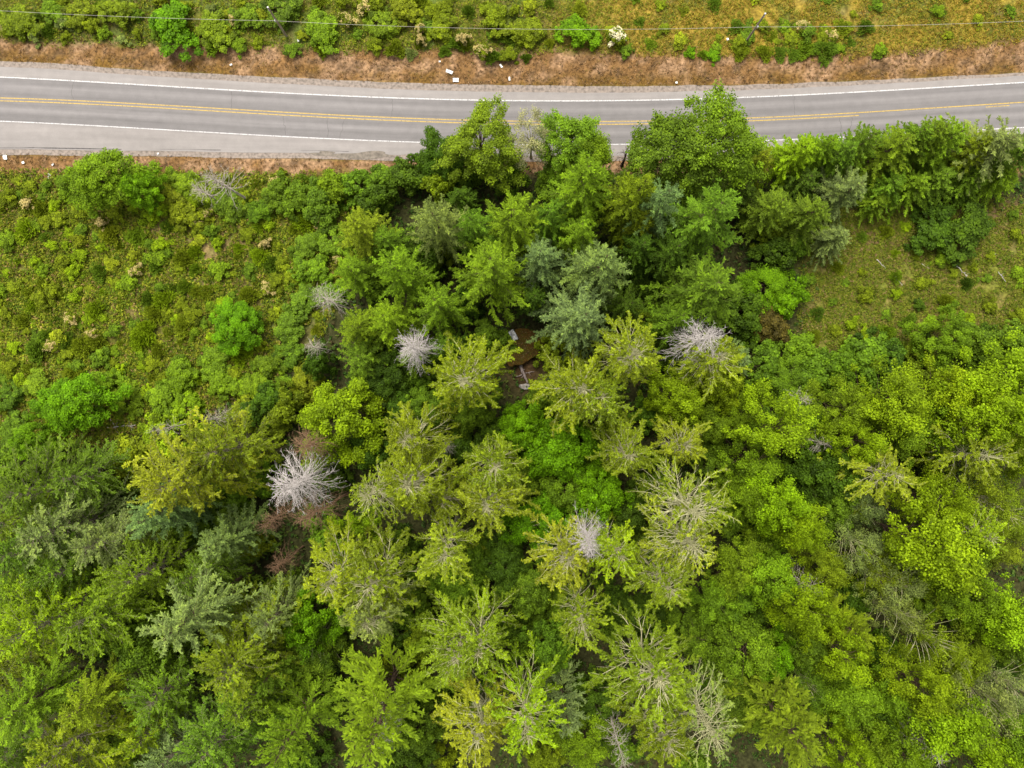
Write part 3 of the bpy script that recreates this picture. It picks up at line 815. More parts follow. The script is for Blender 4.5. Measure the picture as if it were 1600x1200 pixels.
T('grey', 1086, 808, 26, 6.6, 'olive'); T('grey', 1088, 850, 26, 6.2, 'gold'); T('thin', 985, 713, 22, 5.0, 'olive')
T('thin', 1072, 707, 20, 4.2, 'gold'); T('thin', 1018, 1062, 25, 7.6, 'olive', "widest olive sparse conifer, right of the bottom centre")
T('thin', 1036, 1153, 26, 5.2, 'olive'); T('grey', 1115, 1146, 25, 6.2, 'pale'); T('thin', 690, 780, 18, 3.6, 'olive')
T('thin', 1542, 710, 20, 6.0, 'olive'); T('thin', 1400, 745, 20, 5.6, 'gold'); T('thin', 1548, 840, 18, 4.2, 'lime')
T('cedar', 572, 1158, 30, 8.2, 'light', "large fern-like light green cedar at the bottom, left of centre", "the fern-like cedar", (575, 1110))
T('cedar', 430, 1178, 28, 5.6, 'light'); T('cedar', 885, 1134, 22, 4.6, 'blue', "narrow blue-green cedar at the bottom centre", "the blue-green cedar", (885, 1100))
T('cedar', 1248, 1158, 26, 8.0, 'olive', "wide olive cedar at the bottom edge, right of centre", "the wide olive cedar", (1240, 1125))
T('cedar', 1345, 995, 18, 4.6, 'olive')

# --- broadleaf trees of the middle
T('maple', 530, 650, 15, 6.4, 'lime', "round lime maple right of the big golden tree", "the round lime maple")
T('maple', 812, 668, 13, 4.0, 'bright'); T('maple', 866, 706, 14, 6.0, 'bright', "largest bright green maple below the brown roof", "the largest central maple")
T('maple', 935, 768, 13, 5.0, 'bright'); T('maple', 838, 815, 13, 5.0, 'bright'); T('maple', 885, 770, 11, 4.6, 'mid'); T('maple', 800, 745, 11, 4.0, 'mid')
T('maple', 1062, 622, 16, 4.8, 'lime'); T('maple', 1120, 604, 15, 4.6, 'lime'); T('maple', 1105, 660, 13, 4.4, 'light')
T('maple', 470, 978, 15, 4.8, 'bright', "round blue-tinged green maple left of the lower pale conifers")
T('maple', 366, 505, 6, 4.3, 'bright', "round bright green maple alone in the shrub field", "the round field maple")
T('maple', 108, 632, 9, 5.4, 'bright', "bright green maple by the left edge above the forest", "the left-edge maple")
T('maple', 50, 690, 7, 3.8, 'bright')
T('maple', 600, 590, 8, 4.4, 'dark'); T('maple', 580, 705, 10, 4.4, 'dark'); T('maple', 665, 640, 10, 3.8, 'mid'); T('maple', 733, 648, 10, 4.0, 'mid')
T('maple', 820, 925, 12, 4.8, 'mid'); T('maple', 790, 880, 11, 4.2, 'dark'); T('maple', 650, 1145, 14, 4.6, 'mid'); T('maple', 640, 1185, 12, 4.4, 'dark')
T('maple', 720, 920, 11, 4.2, 'mid'); T('maple', 860, 1010, 13, 4.4, 'mid'); T('maple', 985, 800, 10, 3.6, 'dark'); T('maple', 555, 860, 13, 4.4, 'lime')
T('maple', 930, 1090, 12, 4.0, 'dark'); T('alder', 920, 1165, 16, 4.8, 'light'); T('maple', 1000, 960, 11, 3.6, 'dark')

# --- left side forest
T('hemlock', 275, 760, 27, 7.2, 'gold', "big golden yellow conifer with pale branches at left", "the big golden tree", (315, 740))
T('hemlock', 345, 705, 22, 6.4, 'olive', "olive right-hand crown joined to the big golden tree")
T('fir', 222, 812, 24, 6.0, 'blue'); T('fir', 330, 862, 22, 5.2, 'blue'); T('hemlock', 40, 770, 20, 6.4, 'mid'); T('hemlock', 72, 835, 22, 6.2, 'pale')
T('hemlock', 22, 862, 22, 5.4, 'mid'); T('hemlock', 112, 735, 16, 5.2, 'mid'); T('hemlock', 150, 855, 21, 5.2, 'pale'); T('hemlock', 100, 895, 22, 5.0, 'mid')
T('hemlock', 60, 985, 26, 7.4, 'lime', "yellow-green conifer crown at the left edge of the lower forest", "the yellow left-edge conifer", (90, 985))
T('hemlock', 140, 965, 25, 6.2, 'light'); T('maple', 231, 1003, 18, 5.6, 'mid'); T('hemlock', 257, 1090, 20, 6.2, 'mid'); T('hemlock', 354, 1037, 24, 7.6, 'olive')
T('highfir', 14, 1124, 24, 6.0, 'light'); T('hemlock', 88, 1178, 24, 7.4, 'olive'); T('hemlock', 225, 1152, 18, 4.4, 'lime')
T('hemlock', 265, 1188, 20, 4.4, 'blue'); T('hemlock', 340, 1172, 22, 7.0, 'mid'); T('alder', 160, 1175, 16, 5.4, 'mid'); T('hemlock', 385, 1112, 20, 4.8, 'light')
T('highfir', 272, 974, 31, 6.0, 'pale', "drooping pale fir with its long bare trunk exposed", "the drooping pale fir", (315, 925))
T('hemlock', 216, 900, 22, 5.6, 'light'); T('hemlock', 425, 962, 20, 4.2, 'pale'); T('hemlock', 180, 935, 20, 4.6, 'light'); T('hemlock', 20, 930, 22, 5.0, 'light')
T('hemlock', 300, 895, 20, 4.6, 'mid'); T('bush', 170, 760, 6, 4.0, 'olive'); T('bush', 205, 715, 6, 4.2, 'olive'); T('bush', 255, 700, 5, 4.0, 'lime')
T('alder', 460, 1050, 18, 4.6, 'mid'); T('airy', 490, 1010, 14, 4.0, 'dark'); T('bush', 10, 740, 6, 4.0, 'mid'); T('highfir', 120, 1110, 24, 4.6, 'olive')
T('hemlock', 4, 1050, 18, 5.0, 'olive'); T('hemlock', 2, 960, 16, 4.6, 'light'); T('hemlock', 6, 1190, 18, 5.0, 'mid'); T('hemlock', 0, 815, 16, 4.6, 'light'); T('cedar', 420, 1060, 20, 4.6, 'mid')

# --- right side broadleaf forest
for a in [('alder', 1197, 668, 18, 5.6, 'lime'), ('alder', 1178, 722, 17, 5.0, 'light'), ('alder', 1165, 765, 17, 4.4, 'light'), ('alder', 1205, 775, 18, 5.0, 'lime'),
          ('alder', 1156, 882, 16, 4.8, 'light'), ('alder', 1208, 890, 18, 5.2, 'light'), ('alder', 1222, 938, 18, 4.6, 'lime'), ('alder', 1165, 1005, 17, 5.8, 'light'),
          ('maple', 1206, 1026, 15, 3.8, 'bright'), ('alder', 1226, 823, 17, 4.4, 'lime'), ('alder', 1150, 950, 13, 4.4, 'mid'), ('alder', 1140, 800, 13, 4.0, 'mid'),
          ('alder', 1378, 628, 17, 6.4, 'lime'), ('alder', 1322, 640, 15, 5.0, 'light'), ('alder', 1333, 682, 15, 4.8, 'lime'), ('alder', 1413, 676, 16, 5.0, 'light'),
          ('alder', 1508, 640, 18, 6.4, 'lime'), ('alder', 1560, 592, 18, 6.6, 'lime'), ('alder', 1484, 606, 15, 5.6, 'lime'), ('alder', 1468, 662, 15, 5.0, 'light'),
          ('alder', 1545, 664, 17, 5.2, 'lime'), ('maple', 1487, 536, 9, 4.6, 'light'), ('bush', 1530, 545, 6, 3.6, 'mid'), ('bush', 1585, 540, 6, 3.4, 'mid'),
          ('bush', 1352, 562, 6, 4.4, 'mid'), ('bush', 1395, 566, 6, 3.8, 'dark'), ('bush', 1310, 575, 6, 3.8, 'mid'), ('bush', 1265, 590, 7, 3.8, 'mid'),
          ('maple', 1290, 738, 14, 5.8, 'dark'), ('maple', 1300, 780, 13, 4.6, 'mid'), ('airy', 1348, 784, 15, 4.6, 'pale'), ('alder', 1455, 785, 16, 4.4, 'lime'),
          ('airy', 1528, 775, 16, 6.0, 'olive'), ('airy', 1572, 802, 16, 5.0, 'olive'), ('alder', 1590, 700, 16, 4.6, 'lime'),
          ('alder', 1300, 893, 15, 4.4, 'olive'), ('airy', 1340, 845, 15, 4.6, 'pale'), ('airy', 1362, 892, 14, 4.0, 'olive'), ('airy', 1405, 918, 15, 5.4, 'pale'),
          ('airy', 1402, 962, 17, 3.8, 'pale'), ('airy', 1452, 990, 16, 5.6, 'olive'), ('alder', 1560, 944, 18, 5.6, 'lime'), ('alder', 1515, 922, 16, 4.8, 'light'),
          ('alder', 1300, 1006, 16, 4.8, 'lime'), ('maple', 1255, 1012, 13, 4.4, 'mid'), ('airy', 1258, 1062, 15, 4.4, 'mid'), ('alder', 1317, 1078, 16, 5.0, 'light'),
          ('alder', 1417, 1060, 18, 5.0, 'lime'), ('alder', 1380, 1080, 16, 4.2, 'light'), ('maple', 1370, 1115, 12, 4.2, 'dark'),
          ('alder', 1520, 1040, 15, 4.8, 'olive'), ('airy', 1545, 1085, 17, 5.8, 'pale'), ('airy', 1585, 1070, 16, 5.0, 'pale'), ('alder', 1578, 866, 15, 4.8, 'olive'),
          ('maple', 1584, 1000, 13, 4.6, 'mid'), ('alder', 1317, 1166, 18, 4.4, 'lime'), ('alder', 1415, 1172, 18, 5.0, 'light'), ('alder', 1370, 1178, 16, 4.4, 'light'),
          ('alder', 1520, 1172, 18, 5.4, 'lime'), ('alder', 1585, 1160, 17, 5.4, 'light'), ('alder', 1500, 860, 15, 4.4, 'light'), ('maple', 1478, 930, 13, 4.2, 'mid'),
          ('alder', 1200, 440, 9, 4.8, 'bright'), ('bush', 1170, 485, 6, 4.0, 'dark'), ('bush', 1225, 470, 5, 3.4, 'bright'), ('alder', 1232, 600, 9, 4.6, 'mid'),
          ('maple', 1250, 650, 10, 4.2, 'mid'), ('alder', 1145, 640, 12, 4.4, 'light'), ('bush', 1200, 570, 6, 4.0, 'mid'), ('bush', 1245, 545, 5, 3.4, 'light'),
          ('alder', 1120, 720, 12, 4.2, 'mid'), ('alder', 1030, 760, 11, 3.8, 'mid'), ('alder', 1110, 930, 13, 4.2, 'light'), ('alder', 1100, 1010, 14, 4.6, 'mid'),
          ('alder', 1150, 1085, 14, 4.6, 'mid'), ('alder', 1190, 1110, 14, 4.2, 'light')]:
    T(*a)
T('alder', 1418, 835, 19, 7.2, 'lime', "big dome-shaped lime alder in the right forest", "the big dome-shaped alder")
T('alder', 1462, 1106, 20, 6.0, 'lime', "bright lime alder with a yellow lower edge, bottom right", "the yellow-edged alder at lower right")
T('fir', 1157, 560, 13, 4.2, 'blue', "dark blue-green conifer right of the broad white snag")
T('bush', 1197, 503, 4.5, 3.6, 'brown', "brown withered bush at the left end of the right-hand meadow", "the brown bush")
T('bush', 1505, 358, 4.0, 4.4, 'dark', "wide dark green bush in the meadow below the roadside firs", "the wide meadow bush")
T('bush', 1462, 360, 4.0, 4.0, 'dark')

# --- tall thickets between the field and the forest
for a in [(300, 625, 'lime'), (345, 600, 'light'), (395, 605, 'light'), (440, 615, 'light'), (420, 570, 'mid'), (460, 560, 'mid'), (380, 650, 'olive'), (430, 655, 'olive'),
          (470, 600, 'olive'), (250, 625, 'light'), (205, 610, 'light'), (330, 560, 'light'), (450, 510, 'mid'), (470, 470, 'mid'), (490, 420, 'light'), 
          (520, 390, 'light'), (520, 455, 'mid'), (480, 380, 'mid'), (165, 600, 'light'), (60, 605, 'light'), (20, 625, 'mid'), (20, 675, 'mid'), (285, 590, 'light'),
          (265, 300, 'olive'), (283, 285, 'light'), (318, 312, 'olive'), (283, 335, 'olive'), (355, 320, 'mid'), (410, 330, 'mid'),
          (265, 40, 'bright'), (130, 26, 'olive'), (330, 46, 'olive'), (505, 46, 'light'), (905, 54, 'bright'), (690, 44, 'olive'), (600, 48, 'olive'),
          (80, 15, 'light'), (30, 32, 'olive'), (180, 15, 'olive'), (385, 25, 'light'), (450, 20, 'mid'), (630, 15, 'olive'), (820, 50, 'olive'), (770, 30, 'olive')]:
    if a[0] == 265 and a[1] == 40:
        T('bush', 265, 40, 3.6, 3.9, 'bright', "big rounded bright green bush across the road at upper left", "the big bush across the road")
    else:
        T('bush', a[0], a[1], RNG.uniform(1.8, 2.8), RNG.uniform(2.2, 3.2), a[2])

# ------------------------------------------------------------------ low shrubs of the field, the far bank and the meadow
def shrub(px, py, h, r, col, me=None, label=None):
    p = W(px, py, h * 0.5)
    o = bpy.data.objects.new("shrub", me or RNG.choice(SHRUB_ME))
    COL.objects.link(o)
    o.location = (p[0], p[1], float(ground_z(np.array([px]), np.array([py]))[0]) - 0.05)
    o.rotation_euler = (0, 0, RNG.uniform(0, 6.28))
    o.scale = (r / 1.6, r / 1.6 * RNG.uniform(0.8, 1.2), h / 2.0)
    c = np.array(COLOUR[col][0]) * RNG.uniform(0.85, 1.15)
    o.color = (*c, 1)
    o['category'] = "shrub"; o['group'] = "low shrubs"
    if label: o['label'] = label
    THINGS.append(dict(o=o, kind='shrub', col=col, px=px, py=py, rpx=r * 9.9, label=label, h=h, r=r))

def flower(px, py, h, r, label=None, tint=(0.50, 0.41, 0.17), land=None):
    p = W(px, py, h * 0.6)
    root = bpy.data.objects.new("flowering_shrub", None); COL.objects.link(root)
    root.location = (p[0], p[1], float(ground_z(np.array([px]), np.array([py]))[0]) - 0.05)
    root.rotation_euler = (0, 0, RNG.uniform(0, 6.28)); root.scale = (r / 1.5, r / 1.5, h / 2.0)
    mesh_obj("foliage", RNG.choice(SHRUB_ME), root, np.array(COLOUR['olive'][0]) * 0.9)
    mesh_obj("blossom", RNG.choice(FLOWER_ME), root, np.array(tint) * RNG.uniform(0.9, 1.1))
    root['category'] = "shrub"; root['group'] = "cream-flowered shrubs"
    if label: root['label'] = label
    if land: LAND[land] = (px, py)
    THINGS.append(dict(o=root, kind='flower', col='bleach', px=px, py=py, rpx=r * 9.9, label=label, h=h, r=r))

flower(963, 57, 2.4, 1.7, "white-blossomed round shrub on the bank across the road, right of centre", (0.72, 0.66, 0.48), "the white-blossomed shrub")
for a in [(430, 285, 2.6, 1.5), (500, 343, 2.2, 1.5), (485, 333, 2, 1.0), (415, 380, 1.8, 1.0), (43, 318, 1.6, 1.3), (160, 349, 2, 1.2), (213, 423, 1.6, 1.2), (304, 345, 1.8, 1.1),
          (525, 308, 2.2, 1.1), (570, 12, 2, 1.4), (543, 30, 2.2, 1.4), (655, 45, 2, 1.0), (657, 62, 2, 1.0), (724, 62, 2.2, 1.2), (755, 80, 2, 1.3), (110, 500, 1.6, 1.3),
          (80, 541, 1.8, 1.4), (145, 521, 1.6, 1.0), (447, 10, 2, 0.9), (532, 407, 2, 1.0), (418, 452, 1.6, 1.2), (365, 32, 1.8, 0.9), (1255, 38, 1.4, 1.1), (1300, 55, 1.2, 1.1), (325, 333, 1.4, 0.8)]:
    flower(*a)

# coverage of the open ground by what already stands there
def covered(px, py, pad):
    for t in THINGS:
        if (t['px'] - px) ** 2 + (t['py'] - py) ** 2 < (t['rpx'] * pad) ** 2:
            return True
    return False

def scatter(n, region, gap, cols, rmin, rmax, hk, seed, pad=0.75):
    rs = random.Random(seed); pts = []; tries = 0
    while len(pts) < n and tries < 20000:
        tries += 1
        px, py = rs.uniform(region[0], region[2]), rs.uniform(region[1], region[3])
        gt = float(cv(C_GRAVTOP, px)); gb = float(cv(C_GRAVBOT, px))
        if gt - 44 < py < gb + 22: continue
        if py > 240 and float(forest_amount(np.array([px]), np.array([py]))[0]) > 0.5: continue
        if any((px - a) ** 2 + (py - b) ** 2 < gap * gap for a, b in pts): continue
        if covered(px, py, pad): continue
        dens = float(fbm(np.array([px * 0.1]), np.array([py * 0.1]), 5, 41)[0])
        if rs.random() > 0.25 + 1.2 * dens: continue
        pts.append((px, py))
        r = rs.uniform(rmin, rmax)
        shrub(px, py, r * hk * rs.uniform(0.8, 1.2), r, rs.choice(cols))

scatter(205, (-5, 280, 520, 640), 16, ['olive', 'olive', 'mid', 'light', 'lime', 'olive', 'mid', 'gold', 'lime'], 0.7, 1.9, 0.85, 1)
scatter(62, (-5, -5, 860, 95), 22, ['olive', 'olive', 'mid', 'light', 'gold', 'mid', 'pale'], 0.8, 1.8, 0.9, 2)
scatter(22, (1150, 40, 1335, 98), 22, ['mid', 'light', 'mid', 'olive'], 1.1, 1.9, 0.6, 9)
scatter(8, (1070, 75, 1120, 100), 14, ['bright', 'light'], 0.8, 1.3, 0.7, 10)
scatter(30, (860, -5, 1605, 85), 30, ['olive', 'gold', 'mid', 'light', 'gold'], 0.8, 1.5, 0.7, 3)
scatter(44, (1240, 330, 1605, 540), 26, ['olive', 'mid', 'olive', 'light', 'dark', 'lime'], 0.8, 1.6, 0.8, 4)

# understory bushes in the gaps between the crowns
rs = random.Random(12); n_under = 0; tries = 0
while n_under < 110 and tries < 30000:
    tries += 1
    px, py = rs.uniform(0, 1600), rs.uniform(300, 1200)
    if float(forest_amount(np.array([px]), np.array([py]))[0]) < 0.9: continue
    if (60 < px < 240 and 1025 < py < 1115) or (345 < px < 425 and 860 < py < 920): continue
    if 768 < px < 866 and 488 < py < 612: continue
    if covered(px, py, 0.72): continue
    T('bush', px, py, rs.uniform(4, 7), rs.uniform(2.6, 3.8), rs.choice(['dark', 'dark', 'mid', 'mid', 'olive']))
    n_under += 1

# ------------------------------------------------------------------ uncountable low cover, one object for each kind
def cover(name, label, cat, n, region, accept, hl, hw, zlo, zhi, colf, seed, mat, tilt=0.8):
    rng = np.random.RandomState(seed)
    px = rng.uniform(region[0], region[2], n); py = rng.uniform(region[1], region[3], n)
    ok = rng.rand(n) < accept(px, py)
    px, py = px[ok], py[ok]
    # each seed point is a tuft of blades
    k = 5
    idx = np.repeat(np.arange(len(px)), k); m = len(idx)
    x = (px[idx] - 800) * CAM_Z / FPX + rng.normal(0, 0.13, m); y = (600 - py[idx]) * CAM_Z / FPX + rng.normal(0, 0.13, m)
    z = ground_z(*PX(x, y)) + rng.uniform(zlo, zhi, m) * (0.2 + 1.6 * fbm(x, y, 1.3, seed + 200))
    D = norm(np.stack([rng.normal(0, 1, m), rng.normal(0, 1, m), rng.uniform(0.1, 1.0, m)], -1))
    Nn = norm(np.array([0, 0, 1.0]) + rng.normal(0, tilt, (m, 3)))
    V, F = cards(np.stack([x, y, z], -1), D, Nn, hl * rng.uniform(0.7, 1.5, m), hw * rng.uniform(0.75, 1.6, m))
    c = colf(px, py, rng)[idx] * rng.uniform(0.75, 1.25, (m, 1))
    me = mesh_np(name, V, F, 4, attrs={'tint': ('FACE', 'FLOAT_COLOR', np.concatenate([c, np.ones((m, 1))], 1))}, mat=mat)
    o = struct(mesh_obj(name, me), 'stuff')
    tag(o, label, cat)
    return o

def tint_mat(name):
    m, nt, out = new_mat(name)
    N, L = nt.nodes, nt.links
    at = N.new('ShaderNodeAttribute'); at.attribute_name = 'tint'
    p = N.new('ShaderNodeBsdfPrincipled'); p.inputs['Roughness'].default_value = 0.8; p.inputs['Specular IOR Level'].default_value = 0.15
    t = N.new('ShaderNodeBsdfTranslucent')
    ms = N.new('ShaderNodeMixShader'); ms.inputs[0].default_value = 0.25
    L.new(at.outputs['Color'], p.inputs['Base Color']); L.new(at.outputs['Color'], t.inputs['Color'])
    L.new(p.outputs[0], ms.inputs[1]); L.new(t.outputs[0], ms.inputs[2]); L.new(ms.outputs[0], out.inputs[0])
    return m
M_TINT = tint_mat("grass_and_herbs")

def pick(rng, n, pal, w):
    return np.array(pal)[rng.choice(len(pal), n, p=np.array(w) / sum(w))]

def col_field(px, py, rng):
    pal = [(0.13, 0.18, 0.010), (0.19, 0.22, 0.012), (0.25, 0.26, 0.02), (0.09, 0.145, 0.008), (0.26, 0.18, 0.06)]
    c = pick(rng, len(px), pal, [3, 4, 2.5, 3, 1.2])
    n = fbm(px * 0.1, py * 0.1, 4, 61)[:, None]
    return c * (0.72 + 0.6 * n) * (0.45 + 1.1 * fbm(px * 0.1, py * 0.1, 1.2, 63))[:, None]
def col_gold(px, py, rng):
    g = smooth(820, 1050, px + rng.normal(0, 60, len(px)))[:, None]
    a = col_field(px, py, rng)
    b = pick(rng, len(px), [(0.29, 0.21, 0.022), (0.25, 0.215, 0.02), (0.32, 0.21, 0.035), (0.15, 0.18, 0.012)], [2.2, 3, 1.6, 3])
    return a * (1 - g) + b * g
def col_dry(px, py, rng):
    return pick(rng, len(px), [(0.22, 0.125, 0.05), (0.30, 0.19, 0.10), (0.15, 0.08, 0.028), (0.17, 0.12, 0.03), (0.06, 0.04, 0.022)], [3, 2.5, 3, 1.5, 1]) * (0.55 + 0.9 * fbm(px * 0.1, py * 0.1, 1.6, 66))[:, None]
def col_meadow(px, py, rng):
    return pick(rng, len(px), [(0.15, 0.19, 0.012), (0.2, 0.22, 0.02), (0.10, 0.15, 0.01), (0.24, 0.16, 0.07), (0.18, 0.16, 0.03)], [4, 3, 3, 1, 2])
def col_under(px, py, rng):
    return pick(rng, len(px), [(0.045, 0.095, 0.014), (0.07, 0.12, 0.016), (0.10, 0.13, 0.02), (0.07, 0.05, 0.02)], [4, 3, 2, 1])

def a_field(px, py):
    d = fbm(px * 0.1, py * 0.1, 3.5, 71)
    return (1 - forest_amount(px, py)) * smooth(16, 36, py - cv(C_GRAVBOT, px)) * smooth(0.2, 0.4, d)
def a_bank(px, py):
    topv = np.interp(px, [0, 270, 540, 800, 1060, 1330, 1600], [58, 72, 82, 84, 86, 90, 66])
    return smooth(8, -10, py - topv - (fbm(px * 0.1, py * 0.1, 6, 3) - 0.5) * 26) * smooth(0.28, 0.45, fbm(px * 0.1, py * 0.1, 3.5, 72))
def a_dry(px, py):
    topv = np.interp(px, [0, 270, 540, 800, 1060, 1330, 1600], [50, 62, 72, 74, 76, 80, 56])
    t = smooth(-8, 4, py - topv) * smooth(2, -3, py - cv(C_GRAVTOP, px))
    botv = np.interp(px, [0, 95, 140, 240, 400, 640, 1600], [288, 295, 280, 274, 276, 270, 270])
    b = smooth(-2, 3, py - cv(C_GRAVBOT, px)) * smooth(8, -4, py - botv)
    return np.clip(t + b, 0, 1)
def a_meadow(px, py):
    return (1 - forest_amount(px, py)) * smooth(0.2, 0.4, fbm(px * 0.1, py * 0.1, 3.0, 73))
def a_under(px, py):
    keep = 1 - np.clip(gauss(px, py, 820, 575, 20, 28) * 1.3 + gauss(px, py, 165, 678, 40, 20), 0, 1)
    return forest_amount(px, py) * keep * smooth(0.25, 0.45, fbm(px * 0.1, py * 0.1, 4, 74))

cover("field_herbs", "olive and yellow-green grass and herbs covering the left field", "grass", 64000, (-40, 262, 640, 720), a_field, 0.18, 0.065, 0.02, 0.6, col_field, 51, M_TINT)
cover("bank_grass", "green to golden grass on the bank across the road", "grass", 34000, (-40, -40, 1640, 110), a_bank, 0.16, 0.045, 0.02, 0.4, col_gold, 52, M_TINT)
cover("verge_grass", "dry brown grass on both road verges", "grass", 22000, (-40, 30, 1640, 310), a_dry, 0.14, 0.035, 0.0, 0.2, col_dry, 53, M_TINT)
cover("meadow_grass", "olive and straw-coloured grass of the right-hand meadow", "grass", 34000, (1180, 300, 1640, 580), a_meadow, 0.2, 0.045, 0.02, 0.35, col_meadow, 54, M_TINT)
cover("undergrowth", "dark green ferns and herbs on the forest floor", "undergrowth", 30000, (-20, 255, 1620, 1220), a_under, 0.26, 0.1, 0.05, 0.7, col_under, 55, M_TINT)

# ------------------------------------------------------------------ utility poles and cable
M_POLE = noisy_mat("weathered_pole_wood", (0.16, 0.125, 0.09), (0.30, 0.25, 0.19), 2.0, 0.9, stretch=(3, 3, 0.5))
M_STEEL = noisy_mat("galvanised_fitting", (0.35, 0.35, 0.36), (0.5, 0.5, 0.5), 6, 0.5)
M_CABLE = noisy_mat("grey_cable_sheath", (0.28, 0.26, 0.22), (0.38, 0.36, 0.31), 1, 0.6)

def cyl(p0, p1, r0, r1, sides=10, caps=True):
    P = np.array([[p0, p1]], float); R = np.array([[r0, r1]], float)
    V, F = tubes(P, R, sides)
    F = [tuple(f) for f in F]
    if caps:
        F.append(tuple(range(sides))); F.append(tuple(range(2 * sides - 1, sides - 1, -1)))
    return V, F
def poly_mesh(name, parts, mat):
    vs, fs, o = [], [], 0
    for v, f in parts:
        vs += [tuple(map(float, q)) for q in v]; fs += [tuple(int(i) + o for i in q) for q in f]; o += len(v)
    me = bpy.data.meshes.new(name); me.from_pydata(vs, [], fs); me.materials.append(mat); me.update()
    return me
def boxv(cx, cy, cz, sx, sy, sz, rz=0.0):
    c, s = math.cos(rz), math.sin(rz); v = []
    for z in (-1, 1):
        for x, y in ((-1, -1), (1, -1), (1, 1), (-1, 1)):
            X, Y = x * sx / 2, y * sy / 2
            v.append((cx + X * c - Y * s, cy + X * s + Y * c, cz + z * sz / 2))
    return v, [(3, 2, 1, 0), (4, 5, 6, 7), (0, 1, 5, 4), (1, 2, 6, 5), (2, 3, 7, 6), (3, 0, 4, 7)]

POLE_H, HOOK_H = 9.0, 5.8
attach = []
for (px, py), lab, land in [((1165, 66), "slanting-looking weathered utility pole on the golden bank, right", "the right utility pole"),
                            ((448, 57), "weathered utility pole among green bushes across the road, left", "the left utility pole")]:
    b = W(px, py)
    root = bpy.data.objects.new("utility_pole", None); COL.objects.link(root); root.location = (b[0], b[1], -0.1)
    mesh_obj("pole", poly_mesh("pole", [cyl((0, 0, -0.4), (0, 0, POLE_H), 0.19, 0.13, 12)], M_POLE), root)
    mesh_obj("pole_cap", poly_mesh("pole_cap", [cyl((0, 0, POLE_H), (0, 0, POLE_H + 0.07), 0.155, 0.12, 12)], M_STEEL), root)
    mesh_obj("bracket", poly_mesh("bracket", [boxv(0, -0.28, HOOK_H, 0.12, 0.36, 0.12), cyl((0, -0.42, HOOK_H - 0.2), (0, -0.42, HOOK_H + 0.2), 0.09, 0.07, 8)], M_STEEL), root)
    mesh_obj("insulator", poly_mesh("insulator", [cyl((0, -0.2, POLE_H - 0.55), (0, -0.2, POLE_H - 0.3), 0.07, 0.05, 8), boxv(0, -0.15, POLE_H - 0.6, 0.08, 0.2, 0.08)], M_STEEL), root)
    tag(root, lab, "utility pole", "utility poles along the bank")
    LAND[land] = (px + (18 if px > 800 else -14), py - 22)
    attach.append(np.array([b[0], b[1] - 0.42, HOOK_H]))
attach = [attach[1], attach[0]]
left_end = np.array([-118.0, W(-260, -6)[1] + 0.0, HOOK_H]); right_end = np.array([112.0, W(1860, 0)[1], HOOK_H])
left_end[1] = attach[0][1] + (attach[0][0] - left_end[0]) * 0.055; right_end[1] = attach[1][1] + (right_end[0] - attach[1][0]) * 0.04
cab = []
for a, b in [(left_end, attach[0]), (attach[0], attach[1]), (attach[1], right_end)]:
    s = np.linspace(0, 1, 28)[:, None]
    p = a * (1 - s) + b * s
    p[:, 2] -= (4 * s * (1 - s) * 1.6)[:, 0]
    cab.append(p[:-1])
cab.append(right_end[None])
cab = np.concatenate(cab)
V, F = tubes(cab[None], np.full((1, len(cab)), 0.025), 6)
tag(mesh_obj("overhead_cable", mesh_np("overhead_cable", V, F, 4, mat=M_CABLE)), "thin pale overhead cable strung along the bank above the road", "cable")

# ------------------------------------------------------------------ the shed roof in the gap, with what lies round it
def roof_mat():
    m, nt, out = new_mat("needle_and_moss_covered_roofing")
    N, L = nt.nodes, nt.links
    tc = N.new('ShaderNodeTexCoord')
    n1 = N.new('ShaderNodeTexNoise'); n1.inputs['Scale'].default_value = 0.55; n1.inputs['Detail'].default_value = 4
    n2 = N.new('ShaderNodeTexNoise'); n2.inputs['Scale'].default_value = 7; n2.inputs['Detail'].default_value = 8
    L.new(tc.outputs['Object'], n1.inputs['Vector']); L.new(tc.outputs['Object'], n2.inputs['Vector'])
    cr = N.new('ShaderNodeValToRGB')
    cr.color_ramp.elements[0].position = 0.38; cr.color_ramp.elements[0].color = (0.040, 0.028, 0.004, 1)
    cr.color_ramp.elements[1].position = 0.62; cr.color_ramp.elements[1].color = (0.056, 0.029, 0.005, 1)
    L.new(n1.outputs['Fac'], cr.inputs[0])
    mr = N.new('ShaderNodeMapRange'); mr.inputs['To Min'].default_value = 0.45; mr.inputs['To Max'].default_value = 1.55
    L.new(n2.outputs['Fac'], mr.inputs['Value'])
    s = N.new('ShaderNodeVectorMath'); s.operation = 'SCALE'; L.new(cr.outputs[0], s.inputs[0]); L.new(mr.outputs[0], s.inputs['Scale'])
    p = N.new('ShaderNodeBsdfPrincipled'); p.inputs['Roughness'].default_value = 0.95; p.inputs['Specular IOR Level'].default_value = 0.1
    b = N.new('ShaderNodeBump'); b.inputs['Strength'].default_value = 0.6; b.inputs['Distance'].default_value = 0.06
    L.new(n2.outputs['Fac'], b.inputs['Height']); L.new(b.outputs[0], p.inputs['Normal'])
    L.new(s.outputs[0], p.inputs['Base Color']); L.new(p.outputs[0], out.inputs[0])
    return m
RZ = 2.3
outline = [(806, 514), (822, 513), (843, 521), (855, 531), (839, 555), (816, 569), (797, 573), (783, 556), (790, 534)]
def roof_z(p): return RZ + 0.10 * (p[1] - 5.0) * 0.6 + 0.05 * p[0]
top = [W(x, y, RZ) for x, y in outline]
ctr = np.mean(top, 0)
shed = bpy.data.objects.new("shed", None); COL.objects.link(shed); shed.location = (ctr[0], ctr[1], 0)
nr = 9; rv, rf = [], []
